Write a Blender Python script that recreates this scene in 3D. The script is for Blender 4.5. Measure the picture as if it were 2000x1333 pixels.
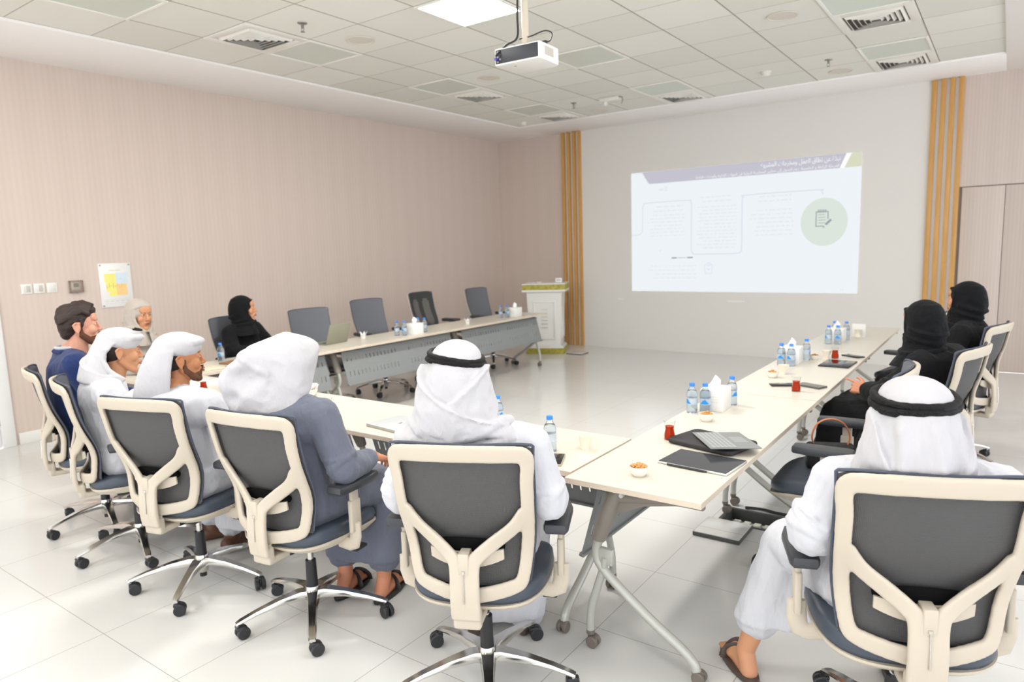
import bpy, bmesh, math, random
import numpy as np
from mathutils import Vector, Matrix, noise
PI = math.pi
R = math.radians
random.seed(4)
S = bpy.context.scene
COL = S.collection
for o in list(bpy.data.objects):
    bpy.data.objects.remove(o)

# ------------------------------------------------------------------ camera
CAM = Vector((6.091, -2.204, 1.628))
YAW, PITCH, ROLL, FPX = -0.6239, 0.13543, 0.03191, 1345.5
fwd = Vector((math.sin(YAW)*math.cos(PITCH), math.cos(YAW)*math.cos(PITCH), -math.sin(PITCH)))
rgt = Vector((math.cos(YAW), -math.sin(YAW), 0))
dwn = fwd.cross(rgt)
r2 = rgt*math.cos(ROLL)+dwn*math.sin(ROLL)
d2 = -rgt*math.sin(ROLL)+dwn*math.cos(ROLL)
cd = bpy.data.cameras.new('camera')
cam = bpy.data.objects.new('camera', cd)
COL.objects.link(cam)
m = Matrix((r2, -d2, -fwd)).transposed().to_4x4()
m.translation = CAM
cam.matrix_world = m
cd.sensor_width = 36
cd.lens = 36*FPX/2000
cd.clip_start = 0.05
cd.dof.use_dof = True
cd.dof.focus_distance = 2.5
cd.dof.aperture_fstop = 3.2
S.camera = cam

# ------------------------------------------------------------------ world, exposure
S.view_settings.view_transform = 'Standard'
S.view_settings.look = 'None'
S.view_settings.gamma = 1
S.view_settings.use_curve_mapping = False
S.view_settings.exposure = 1.6
w = bpy.data.worlds.new('world')
S.world = w
w.use_nodes = True
w.node_tree.nodes['Background'].inputs[0].default_value = (0.93, 0.96, 1.0, 1)
w.node_tree.nodes['Background'].inputs[1].default_value = 0.82

# ------------------------------------------------------------------ materials
def lin(c):
    return tuple(((v/255)/12.92 if v/255 <= .04045 else ((v/255+.055)/1.055)**2.4) for v in c)+(1,)
MATS = {}
def mat(name, rgb, rough=.5, metal=0, spec=.5, **k):
    if name in MATS: return MATS[name]
    M = bpy.data.materials.new(name); M.use_nodes = True
    b = M.node_tree.nodes['Principled BSDF']
    b.inputs['Base Color'].default_value = lin(rgb)
    b.inputs['Roughness'].default_value = rough
    b.inputs['Metallic'].default_value = metal
    b.inputs['Specular IOR Level'].default_value = spec
    for kk, v in k.items():
        kk = kk.replace('_', ' ')
        b.inputs[kk].default_value = v
    MATS[name] = M
    return M
def nt(M): return M.node_tree, M.node_tree.nodes['Principled BSDF']
def N(t, typ, **k):
    n = t.nodes.new(typ)
    for a, v in k.items(): setattr(n, a, v)
    return n
def mth(t, op, a, b=None, c=None):
    n = t.nodes.new('ShaderNodeMath'); n.operation = op
    for i, v in enumerate((a, b, c)):
        if v is None: continue
        if isinstance(v, (int, float)): n.inputs[i].default_value = v
        else: t.links.new(v, n.inputs[i])
    return n.outputs[0]
def pos(t, obj=False):
    if obj:
        g = N(t, 'ShaderNodeTexCoord').outputs['Object']
    else:
        g = N(t, 'ShaderNodeNewGeometry').outputs['Position']
    s = N(t, 'ShaderNodeSeparateXYZ'); t.links.new(g, s.inputs[0])
    return g, s.outputs
def mixc(t, f, a, b):
    n = N(t, 'ShaderNodeMix', data_type='RGBA')
    if isinstance(f, (int, float)): n.inputs[0].default_value = f
    else: t.links.new(f, n.inputs[0])
    for i, v in ((6, a), (7, b)):
        if isinstance(v, tuple): n.inputs[i].default_value = v
        else: t.links.new(v, n.inputs[i])
    return n.outputs[2]
def bump(M, height, strength=.3, dist=.002):
    t, b = nt(M)
    n = N(t, 'ShaderNodeBump'); n.inputs['Strength'].default_value = strength
    n.inputs['Distance'].default_value = dist
    t.links.new(height, n.inputs['Height']); t.links.new(n.outputs[0], b.inputs['Normal'])
def noise_tex(t, scale, detail=3, vec=None, rough=.5):
    n = N(t, 'ShaderNodeTexNoise'); n.inputs['Scale'].default_value = scale
    n.inputs['Detail'].default_value = detail; n.inputs['Roughness'].default_value = rough
    if vec is not None: t.links.new(vec, n.inputs['Vector'])
    return n.outputs['Fac']
def gridline(t, s, off, size, half):
    f = mth(t, 'FRACT', mth(t, 'DIVIDE', mth(t, 'SUBTRACT', s, off), size))
    d = mth(t, 'MINIMUM', f, mth(t, 'SUBTRACT', 1.0, f))
    return mth(t, 'LESS_THAN', d, half/size)
def stripes(M, axis, c1, c2, period, obj=False):
    t, b = nt(M); g, s = pos(t, obj)
    v = mth(t, 'SINE', mth(t, 'MULTIPLY', s[axis], 2*PI/period))
    v2 = mth(t, 'SINE', mth(t, 'MULTIPLY', s[axis], 2*PI/(period*5.3)))
    f = mth(t, 'ADD', mth(t, 'MULTIPLY', v, .32), mth(t, 'MULTIPLY', v2, .18))
    f = mth(t, 'ADD', f, .5)
    c = mixc(t, f, lin(c1), lin(c2))
    t.links.new(c, b.inputs['Base Color'])
    bump(M, v, .08, .001)

M_floor = mat('floor_tile', (226, 224, 219), .11, 0, .5)
t, b = nt(M_floor); g, s = pos(t)
ln = mth(t, 'MAXIMUM', gridline(t, s[0], .545, .6, .0016), gridline(t, s[1], .225, .6, .0016))
clo = noise_tex(t, 1.3, 3, g)
c0 = mixc(t, clo, lin((211, 210, 206)), lin((219, 218, 215)))
t.links.new(mixc(t, ln, c0, lin((150, 147, 140))), b.inputs['Base Color'])
t.links.new(mth(t, 'ADD', mth(t, 'MULTIPLY', ln, .5), .12), b.inputs['Roughness'])

M_tilec = mat('ceiling_tile', (214, 213, 204), .85, 0, .2)
t, b = nt(M_tilec); g, s = pos(t)
ln = mth(t, 'MAXIMUM', gridline(t, s[0], 0, .6, .0075), gridline(t, s[1], 0, .6, .0045))
lnd = mth(t, 'MAXIMUM', gridline(t, s[0], 0.004, .6, .0028), gridline(t, s[1], 0.0, .6, .001))
spk = noise_tex(t, 180, 2, g)
# some tiles sit a shade lighter or darker than their neighbours
cb = N(t, 'ShaderNodeTexWhiteNoise', noise_dimensions='2D')
cv = N(t, 'ShaderNodeCombineXYZ')
t.links.new(mth(t, 'FLOOR', mth(t, 'DIVIDE', s[0], .6)), cv.inputs[0])
t.links.new(mth(t, 'FLOOR', mth(t, 'DIVIDE', s[1], .6)), cv.inputs[1])
t.links.new(cv.outputs[0], cb.inputs['Vector'])
c0 = mixc(t, cb.outputs['Value'], lin((222, 221, 213)), lin((231, 230, 223)))
c0 = mixc(t, ln, c0, lin((196, 193, 180)))
t.links.new(mixc(t, lnd, c0, lin((112, 108, 96))), b.inputs['Base Color'])

M_gyp = mat('painted_gypsum', (246, 243, 241), .8, 0, .2)
M_wallL = mat('striped_wallpaper', (200, 184, 172), .75, 0, .25)
stripes(M_wallL, 1, (209, 193, 182), (214, 198, 188), .05)
M_wallF = mat('striped_wallpaper_far', (200, 184, 172), .75, 0, .25)
stripes(M_wallF, 0, (206, 190, 179), (211, 195, 185), .05)
M_wallP = mat('panel_wallpaper', (206, 192, 183), .75, 0, .25)
stripes(M_wallP, 0, (200, 186, 177), (208, 194, 185), .035)
M_white = mat('white_screen_wall', (224, 221, 216), .7, 0, .2)
M_base = mat('white_skirting', (228, 226, 221), .25)
M_door = mat('white_door_paint', (234, 233, 231), .4)
M_wood = mat('oak_batten', (203, 152, 84), .45, 0, .4)
t, b = nt(M_wood); g, s = pos(t)
mp = N(t, 'ShaderNodeMapping'); mp.inputs['Scale'].default_value = (22, 22, 1.2)
t.links.new(g, mp.inputs[0])
f = noise_tex(t, 2.5, 5, mp.outputs[0])
t.links.new(mixc(t, f, lin((184, 132, 66)), lin((219, 171, 103))), b.inputs['Base Color'])

M_table = mat('maple_laminate', (232, 222, 203), .28, 0, .45)
t, b = nt(M_table); g, s = pos(t, True)
mp = N(t, 'ShaderNodeMapping'); mp.inputs['Scale'].default_value = (1.0, 14, 14)
t.links.new(g, mp.inputs[0])
f = noise_tex(t, 3, 5, mp.outputs[0])
t.links.new(mixc(t, f, lin((211, 203, 188)), lin((218, 211, 197))), b.inputs['Base Color'])
M_edge = mat('maple_edge_band', (214, 199, 180), .45)
M_tgrey = mat('taupe_cast_metal', (132, 124, 115), .45, 0, .5)
M_tube = mat('silver_grey_tube', (186, 186, 178), .35, .25, .5)
M_panel = mat('modesty_panel_steel', (138, 141, 141), .45, .1, .5)
M_slot = mat('slot_light', (205, 205, 200), .5)
M_slotd = mat('slot_dark', (70, 70, 70), .5)
M_cream = mat('cream_plastic', (200, 189, 172), .42, 0, .4)
M_mesh = mat('grey_mesh_fabric', (84, 83, 84), .6, 0, .3)
t, b = nt(M_mesh); g, s = pos(t, True)
v = mth(t, 'SINE', mth(t, 'MULTIPLY', s[2], 2*PI/.0042))
v2 = mth(t, 'SINE', mth(t, 'MULTIPLY', s[0], 2*PI/.0042))
t.links.new(mixc(t, mth(t, 'ADD', mth(t, 'MULTIPLY', v, .3), .5), lin((76, 75, 75)), lin((94, 93, 93))), b.inputs['Base Color'])
bump(M_mesh, mth(t, 'ADD', v, v2), .5, .0006)
M_meshf = mat('slate_mesh_front', (106, 108, 114), .6, 0, .3)
M_seat = mat('slate_seat_leather', (66, 74, 86), .42, 0, .5)
M_trimd = mat('dark_piping', (72, 78, 92), .6)
M_black = mat('black_plastic', (34, 34, 36), .38)
M_blackf = mat('black_foam', (14, 14, 15), .9, 0, .1)
M_armg = mat('dark_grey_pad', (56, 58, 62), .4)
M_chrome = mat('polished_aluminium', (214, 212, 208), .16, 1)
M_caster = mat('black_caster', (38, 39, 42), .45)
M_casterg = mat('taupe_caster', (112, 104, 95), .5)

# ------------------------------------------------------------------ object helpers
def link(o, parent=None):
    COL.objects.link(o)
    if parent: o.parent = parent
    return o
def tag(o, label=None, cat=None, group=None, kind=None):
    if label: o['label'] = label
    if cat: o['category'] = cat
    if group: o['group'] = group
    if kind: o['kind'] = kind
    return o
def thing(name, label, cat, loc=(0, 0, 0), rz=0, group=None):
    o = bpy.data.objects.new(name, None); COL.objects.link(o)
    o.location = loc; o.rotation_euler = (0, 0, rz); o.empty_display_size = .1
    return tag(o, label, cat, group)
def smooth(me, ang=35):
    for p in me.polygons: p.use_smooth = True
    try: me.set_sharp_from_angle(angle=R(ang))
    except Exception: pass
def obj(name, bm, m, parent=None, ang=35, loc=None, recalc=True):
    me = bpy.data.meshes.new(name)
    if recalc: bmesh.ops.recalc_face_normals(bm, faces=bm.faces[:])
    bm.to_mesh(me); bm.free()
    ms = m if isinstance(m, (list, tuple)) else [m]
    for q in ms: me.materials.append(q)
    smooth(me, ang)
    o = bpy.data.objects.new(name, me)
    link(o, parent)
    if loc: o.location = loc
    return o
def children(o): return [c for c in bpy.data.objects if c.parent == o]
def copy_tree(o, parent=None):
    c = o.copy(); COL.objects.link(c); c.parent = parent
    for ch in CH.get(o.name) or children(o):
        copy_tree(ch, c)
    return c
CH = {}

def B(): return bmesh.new()
def bx(bm, x0, x1, y0, y1, z0, z1, bev=0, seg=2, mi=0, M=None):
    b2 = bmesh.new()
    bmesh.ops.create_cube(b2, size=1)
    for v in b2.verts:
        v.co = Vector(((x0+x1)/2+v.co.x*(x1-x0), (y0+y1)/2+v.co.y*(y1-y0), (z0+z1)/2+v.co.z*(z1-z0)))
    if bev: bmesh.ops.bevel(b2, geom=b2.edges[:], offset=bev, segments=seg, profile=.5, affect='EDGES')
    for f in b2.faces: f.material_index = mi
    if M is not None: bmesh.ops.transform(b2, matrix=M, verts=b2.verts[:])
    merge(bm, b2)
def thicken(bm, th):
    """give an open sheet a back and rims"""
    bm.normal_update(); fs = bm.faces[:]; vm = {}
    be = [e for e in bm.edges if len(e.link_faces) == 1]
    rim = [(l.vert, l.link_loop_next.vert) for e in be for l in e.link_loops]
    for v in bm.verts[:]: vm[v] = bm.verts.new(v.co-v.normal*th)
    for f in fs: bm.faces.new([vm[v] for v in reversed(f.verts)])
    for a, c in rim: bm.faces.new((c, a, vm[a], vm[c]))
def merge(bm, b2):
    me = bpy.data.meshes.new('tmp'); b2.to_mesh(me); b2.free(); bm.from_mesh(me); bpy.data.meshes.remove(me)
def frame_at(d):
    d = d.normalized()
    u = Vector((0, 0, 1)) if abs(d.z) < .9 else Vector((1, 0, 0))
    a = d.cross(u).normalized(); return a, a.cross(d).normalized()
def tube(bm, pts, r, n=12, cap=True, mi=0, closed=False, sx=1, sy=1, up=None):
    P = [Vector(p) for p in pts]; k = len(P)
    rs = r if isinstance(r, (list, tuple)) else [r]*k
    rings = []; a = None
    for i, p in enumerate(P):
        if closed: d = P[(i+1) % k]-P[i-1]
        else: d = P[min(i+1, k-1)]-P[max(i-1, 0)]
        d.normalize()
        if up is not None:
            a = Vector(up).cross(d).normalized()
        elif a is None: a, _ = frame_at(d)
        else: a = (a-d*a.dot(d)).normalized()
        c = d.cross(a)
        rings.append([bm.verts.new(p+(a*math.cos(2*PI*j/n)*sx+c*math.sin(2*PI*j/n)*sy)*rs[i]) for j in range(n)])
    for i in range(k if closed else k-1):
        A, Bq = rings[i], rings[(i+1) % k]
        for j in range(n):
            f = bm.faces.new((A[j], A[(j+1) % n], Bq[(j+1) % n], Bq[j])); f.material_index = mi
    if cap and not closed:
        bm.faces.new(rings[0][::-1]).material_index = mi; bm.faces.new(rings[-1]).material_index = mi
def cyl(bm, p0, p1, r0, r1=None, n=20, mi=0):
    tube(bm, [p0, p1], [r0, r0 if r1 is None else r1], n, mi=mi)
def lathe(bm, prof, n=24, c=(0, 0, 0), mi=0, M=None):
    vs = []; c = Vector(c); b2 = bmesh.new()
    for r, z in prof:
        vs.append([b2.verts.new(c+Vector((r*math.cos(2*PI*j/n), r*math.sin(2*PI*j/n), z))) for j in range(n)] if r > 1e-6 else [b2.verts.new(c+Vector((0, 0, z)))])
    for A, D in zip(vs, vs[1:]):
        for j in range(n):
            k = (j+1) % n
            if len(A) == 1 and len(D) == 1: continue
            if len(A) == 1: f = b2.faces.new((A[0], D[k], D[j]))
            elif len(D) == 1: f = b2.faces.new((A[j], A[k], D[0]))
            else: f = b2.faces.new((A[j], A[k], D[k], D[j]))
            f.material_index = mi
    if M is not None: bmesh.ops.transform(b2, matrix=M, verts=b2.verts[:])
    merge(bm, b2)
def prism(bm, pts, z0, z1, mi=0, M=None, bev=0):
    b2 = bmesh.new()
    A = [b2.verts.new((p[0], p[1], z0)) for p in pts]
    f = b2.faces.new(A)
    r = bmesh.ops.extrude_face_region(b2, geom=[f])
    for v in r['geom']:
        if isinstance(v, bmesh.types.BMVert): v.co.z = z1
    if bev: bmesh.ops.bevel(b2, geom=b2.edges[:], offset=bev, segments=2, profile=.5, affect='EDGES')
    for f in b2.faces: f.material_index = mi
    if M is not None: bmesh.ops.transform(b2, matrix=M, verts=b2.verts[:])
    merge(bm, b2)
def loft(bm, rings, cap=True, mi=0):
    V = [[bm.verts.new(p) for p in r] for r in rings]; n = len(V[0])
    for A, D in zip(V, V[1:]):
        for j in range(n):
            f = bm.faces.new((A[j], A[(j+1) % n], D[(j+1) % n], D[j])); f.material_index = mi
    if cap:
        bm.faces.new(V[0][::-1]).material_index = mi; bm.faces.new(V[-1]).material_index = mi
def sring(cx, cy, z, a, b_, e=2.0, n=40, rot=0):
    out = []
    for j in range(n):
        t = 2*PI*j/n; c, s = math.cos(t), math.sin(t)
        x = a*math.copysign(abs(c)**(2/e), c); y = b_*math.copysign(abs(s)**(2/e), s)
        out.append(Vector((cx+x*math.cos(rot)-y*math.sin(rot), cy+x*math.sin(rot)+y*math.cos(rot), z)))
    return out
def spline(pts, n=8):
    P = [Vector(p) for p in pts]; out = []
    Q = [P[0]*2-P[1]]+P+[P[-1]*2-P[-2]]
    for i in range(1, len(Q)-2):
        a, b_, c, d = Q[i-1:i+3]
        for k in range(n):
            t = k/n
            out.append(.5*((2*b_)+(c-a)*t+(2*a-5*b_+4*c-d)*t*t+(-a+3*b_-3*c+d)*t**3))
    out.append(P[-1]); return out
def remesh(bm, vox, sm=3, mats=None, fac=.5):
    """unite the shapes of bm into one clean skin; returns mesh"""
    me = bpy.data.meshes.new('skin')
    bmesh.ops.recalc_face_normals(bm, faces=bm.faces[:])
    bm.to_mesh(me); bm.free()
    o = bpy.data.objects.new('skin_tmp', me); COL.objects.link(o)
    r = o.modifiers.new('r', 'REMESH'); r.mode = 'VOXEL'; r.voxel_size = vox
    if sm:
        s = o.modifiers.new('s', 'SMOOTH'); s.iterations = sm; s.factor = fac
    dg = bpy.context.evaluated_depsgraph_get()
    out = bpy.data.meshes.new_from_object(o.evaluated_get(dg))
    bpy.data.objects.remove(o); bpy.data.meshes.remove(me)
    for m_ in (mats or []): out.materials.append(m_)
    for p in out.polygons: p.use_smooth = True
    return out
def meshobj(name, me, parent=None, m_=None):
    if m_: me.materials.clear(); me.materials.append(m_)
    me.name = name
    o = bpy.data.objects.new(name, me); return link(o, parent)
# ------------------------------------------------------------------ the room
def struct(name, bm, m_, ang=35): return tag(obj(name, bm, m_, None, ang), kind='structure')
XW, YF, ZC = -1.08, 7.53, 3.40
XR, YB = 10.2, -6.0
HB = (4.78, 1.60, 5.16, 1.86)      # the open floor box
bm = B()
for x0, x1, y0, y1 in ((XW, HB[0], YB, YF), (HB[2], XR, YB, YF), (HB[0], HB[2], YB, HB[1]), (HB[0], HB[2], HB[3], YF)):
    v = [bm.verts.new(p) for p in ((x0, y0, 0), (x1, y0, 0), (x1, y1, 0), (x0, y1, 0))]; bm.faces.new(v)
o = struct('floor', bm, M_floor)
bm = B()
bx(bm, 0.0, 5.97, YB, 6.62, ZC+.02, ZC+.06)
struct('ceiling', bm, M_tilec)
bm = B()
bx(bm, XW-.1, 0, YB, YF+.1, ZC, ZC+.3, .006)
bx(bm, 5.97, XR, YB, YF+.1, ZC, ZC+.3, .006)
bx(bm, -.01, 5.98, 6.62, YF+.1, ZC, ZC+.3, .006)
struct('trim_1', bm, M_gyp)
bm = B(); bx(bm, XW-.12, XW, -.0, YF+.12, 0, ZC+.1); bx(bm, XW-.12, XW, YB, -1.02, 0, ZC+.1); bx(bm, XW-.12, XW, -1.02, 0, 2.2, ZC+.1)
struct('wall_left', bm, M_wallL)
bm = B(); bx(bm, XW, .2, YF, YF+.12, 0, ZC+.1)
struct('wall_far_left', bm, M_wallF)
bm = B(); bx(bm, .55, 5.27, YF-.012, YF+.12, 0, ZC+.1)
struct('wall_far', bm, M_white)
bm = B(); bx(bm, 5.59, XR, YF, YF+.12, 2.16, ZC+.1)
struct('wall_far_right', bm, M_wallP)
bm = B(); bx(bm, 5.62, 6.03, YF-.004, YF+.12, .015, 2.148, .002); bx(bm, 6.036, XR, YF-.004, YF+.12, .015, 2.148, .002)
struct('door_2', bm, M_wallP)
bm = B(); bx(bm, 5.59, XR, YF+.02, YF+.12, 0, 2.17)
struct('trim_4', bm, mat('dark_reveal', (140, 130, 120), .7))
# oak battens each side of the screen wall
for nm, x0, x1 in (('trim_2', .2, .55), ('trim_3', 5.27, 5.59)):
    bm = B(); bx(bm, x0, x1, YF-.004, YF+.1, 0, ZC+.05, mi=1)
    w_ = (x1-x0)
    for k in range(4):
        a = x0+k*(w_-.052)/3
        bx(bm, a, a+.052, YF-.045, YF, 0, ZC-.001, .002)
    struct(nm, bm, [M_wood, M_base])
# skirting
bm = B(); bx(bm, XW, XW+.014, .10, YF, 0, .105, .003)
struct('baseboard_left', bm, M_base)
bm = B(); bx(bm, XW, .2, YF-.014, YF, 0, .105, .003)
struct('baseboard_far', bm, M_base)
# left door with frame and hinge
bm = B()
bx(bm, XW-.02, XW+.025, -.03, .075, 0, 2.128, .004)
bx(bm, XW-.02, XW+.025, -1.05, -.95, 0, 2.128, .004)
bx(bm, XW-.02, XW+.025, -1.05, .075, 2.13, 2.22, .004)
struct('trim_5', bm, M_door)
bm = B(); bx(bm, XW-.05, XW+.004, -.945, -.035, .006, 2.125, .004)
d1 = struct('door_1', bm, M_door)
for z in (.25, 1.15, 1.9):
    bm = B(); cyl(bm, (XW+.012, -.034, z-.045), (XW+.012, -.034, z+.045), .008, n=10)
    bx(bm, XW, XW+.008, -.07, -.034, z-.04, z+.04)
    obj('hinge', bm, M_chrome, d1)

# ------------------------------------------------------------------ lights
def area(name, loc, sx, sy, e, rot=(0, 0, 0), col=(1, .98, .95)):
    l = bpy.data.lights.new(name, 'AREA'); l.shape = 'RECTANGLE'; l.size = sx; l.size_y = sy; l.energy = e; l.color = col
    o = bpy.data.objects.new(name, l); COL.objects.link(o); o.location = loc; o.rotation_euler = rot; return o
M_lit = mat('lit_diffuser', (255, 255, 252), .5); _, b = nt(M_lit)
b.inputs['Emission Color'].default_value = (1, .985, .95, 1); b.inputs['Emission Strength'].default_value = 7
M_lit2 = mat('lit_diffuser_front', (255, 255, 252), .5); _, b = nt(M_lit2)
b.inputs['Emission Color'].default_value = (1, .985, .95, 1); b.inputs['Emission Strength'].default_value = 30
M_off = mat('unlit_diffuser', (207, 213, 203), .35)
M_frame = mat('lamp_frame_enamel', (236, 234, 226), .5)
def cell(i, j): return i*.6+.3, j*.6+.3
def panel_light(i, j, lit, label):
    x, y = cell(i, j)
    t_ = thing('ceiling_light', label, 'ceiling light', (x, y, ZC+.02), 0, 'square ceiling light panels')
    bm = B()
    for s in (-1, 1):
        bx(bm, s*.285-.013, s*.285+.013, -.298, .298, -.012, .0, .003); bx(bm, -.272, .272, s*.285-.013, s*.285+.013, -.0118, -.0001, .003)
    obj('frame', bm, M_frame, t_)
    bm = B(); bx(bm, -.272, .272, -.272, .272, -.006, -.001)
    obj('diffuser', bm, M_lit2 if (i, j) == (4, 3) else M_lit if lit else M_off, t_)
PL = [(1, 0, 0, 'unlit greenish ceiling light panel nearest the left door'), (1, 3, 0, 'unlit ceiling light panel beside the nearest left air vent'),
      (1, 6, 0, 'unlit ceiling light panel beside the middle left air vent'), (1, 9, 0, 'unlit ceiling light panel beside the farthest left air vent'),
      (4, 6, 0, 'unlit bluish ceiling light panel just right of the projector'), (4, 9, 0, 'unlit bluish ceiling light panel beside the vent above the screen wall'),
      (8, 6, 0, 'unlit ceiling light panel in the right column next to the nearer vent'), (8, 9, 0, 'unlit ceiling light panel between the two right hand vents'),
      (4, 3, 1, 'bright lit square ceiling light panel beside the projector pole')]
for i, j, l, s in PL: panel_light(i, j, l, s)
for i, j, s in ((4, 0, 'above the near row of chairs'), (1, -3, 'on the left, first one behind the near row'), (4, -3, 'in the middle, first one behind the near row'), (8, 0, 'above the bottom right chair'), (8, 3, 'above the nearest right table'),
                (8, -3, 'above the photographer'), (1, -6, 'on the left near the back of the room'), (4, -6, 'in the middle near the back of the room'), (8, -6, 'on the right near the back of the room')):
    panel_light(i, j, 1, 'lit ceiling panel outside the picture, '+s)  # unseen panels beyond the frame, kept because they light the room
M_vent = mat('vent_enamel', (232, 229, 222), .5)
M_ventd = mat('vent_shadow_gap', (88, 84, 78), .8)
def vent(i, j, label):
    x, y = cell(i, j)
    t_ = thing('air_vent', label, 'air vent', (x, y, ZC+.02), 0, 'square ceiling air vents')
    bm = B()
    for s in (-1, 1):
        bx(bm, s*.262-.036, s*.262+.036, -.298, .298, -.012, 0, .003); bx(bm, -.226, .226, s*.262-.036, s*.262+.036, -.0118, -.0001, .003)
    obj('frame', bm, M_vent, t_)
    bm = B(); bx(bm, -.226, .226, -.226, .226, -.002, 0)
    obj('backing', bm, M_ventd, t_)
    bm = B()
    for k in range(5):
        a = .215-k*.04; h = a-.020
        for q in range(4):
            Mr = Matrix.Rotation(q*PI/2, 4, 'Z')
            P = [(-a, -a, -.004), (a, -a, -.004), (h, -h, -.024), (-h, -h, -.024)]
            A = [bm.verts.new(Mr @ Vector(p)) for p in P]; C_ = [bm.verts.new(Mr @ (Vector(p)+Vector((0, 0, .0025)))) for p in P]
            bm.faces.new(A); bm.faces.new(C_[::-1])
            for z in range(4): bm.faces.new((A[z], C_[z], C_[(z+1) % 4], A[(z+1) % 4]))
    obj('louvre', bm, M_vent, t_)
for i, j, s in ((1, 2, 'nearest of the three left square ceiling vents'), (1, 7, 'middle of the three left square ceiling vents'), (1, 10, 'farthest left square ceiling vent near the wall corner'),
                (4, 10, 'square ceiling vent above the projected slide'), (8, 7, 'nearer of the two right hand square ceiling vents'), (8, 10, 'right square ceiling vent close to the oak battens')):
    vent(i, j, s)
M_spk = mat('speaker_grille', (214, 208, 197), .8)
for x, y, s in ((1.5, 2.1, 'round ceiling speaker beside the nearest left vent'), (1.5, 3.9, 'round ceiling speaker left of the projector'), (4.5, 3.9, 'round ceiling speaker in the right part of the ceiling, the nearer one'),
                (4.5, 6.3, 'round ceiling speaker near the right end of the screen wall'), (1.5, 6.35, 'faint round ceiling speaker beside the farthest left vent')):
    t_ = thing('ceiling_speaker', s, 'speaker', (x, y, ZC+.02), 0, 'round ceiling speakers')
    bm = B(); lathe(bm, [(.1, 0), (.12, 0), (.125, -.004), (.12, -.009), (.108, -.009), (.104, -.004)], 32); obj('rim', bm, M_spk, t_)
    bm = B(); lathe(bm, [(0, -.007), (.06, -.006), (.105, -.004), (.105, 0)], 32); obj('grille', bm, M_spk, t_)
M_steel = mat('sprinkler_steel', (150, 146, 140), .3, .8)
for x, y, s in ((1.5, 1.5, 'nearest small metal ceiling sprinkler'), (4.5, 5.68, 'small metal ceiling sprinkler on the right'), (1.5, 5.68, 'farthest left small metal ceiling sprinkler')):
    t_ = thing('sprinkler', s, 'sprinkler', (x, y, ZC+.02), 0, 'ceiling sprinklers')
    bm = B(); lathe(bm, [(.0, 0), (.038, 0), (.036, -.006), (.012, -.01), (.011, -.04), (0, -.04)], 20); obj('escutcheon', bm, M_steel, t_)
    bm = B(); tube(bm, [(-.01, 0, -.038), (-.013, 0, -.052), (0, 0, -.066)], .003, 6); tube(bm, [(.01, 0, -.038), (.013, 0, -.052), (0, 0, -.066)], .003, 6)
    lathe(bm, [(0, -.066), (.017, -.066), (.017, -.069), (0, -.07)], 14); obj('deflector', bm, M_steel, t_)
M_sd = mat('detector_white', (228, 224, 216), .5)
for x, y, s in ((3.86, 5.75, 'round white smoke detector on the ceiling near the screen wall'), (.26, 6.35, 'round white smoke detector near the far left ceiling corner')):
    t_ = thing('smoke_detector', s, 'smoke detector', (x, y, ZC+.02), 0)
    bm = B(); lathe(bm, [(0, 0), (.055, 0), (.058, -.012), (.05, -.02), (0, -.02)], 28); obj('base', bm, M_sd, t_)
    bm = B(); lathe(bm, [(.044, -.02), (.046, -.03), (.034, -.046), (0, -.05)], 28); obj('cap', bm, M_sd, t_)
t_ = thing('emergency_light', 'small white emergency light fitting on the ceiling left of the screen', 'emergency light', (1.99, 5.72, ZC+.02), 0)
bm = B(); bx(bm, -.13, .13, -.045, .045, -.045, 0, .012); obj('housing', bm, M_sd, t_)
bm = B(); tube(bm, [(.13, 0, -.01), (.17, 0, -.015), (.175, 0, -.06), (.16, 0, -.09)], .006, 8); obj('bracket', bm, M_steel, t_)
bm = B(); lathe(bm, [(0, 0), (.03, 0), (.034, -.03), (.02, -.045), (0, -.045)], 18, c=(-.06, 0, -.045)); obj('lamp_head', bm, M_sd, t_)
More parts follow.
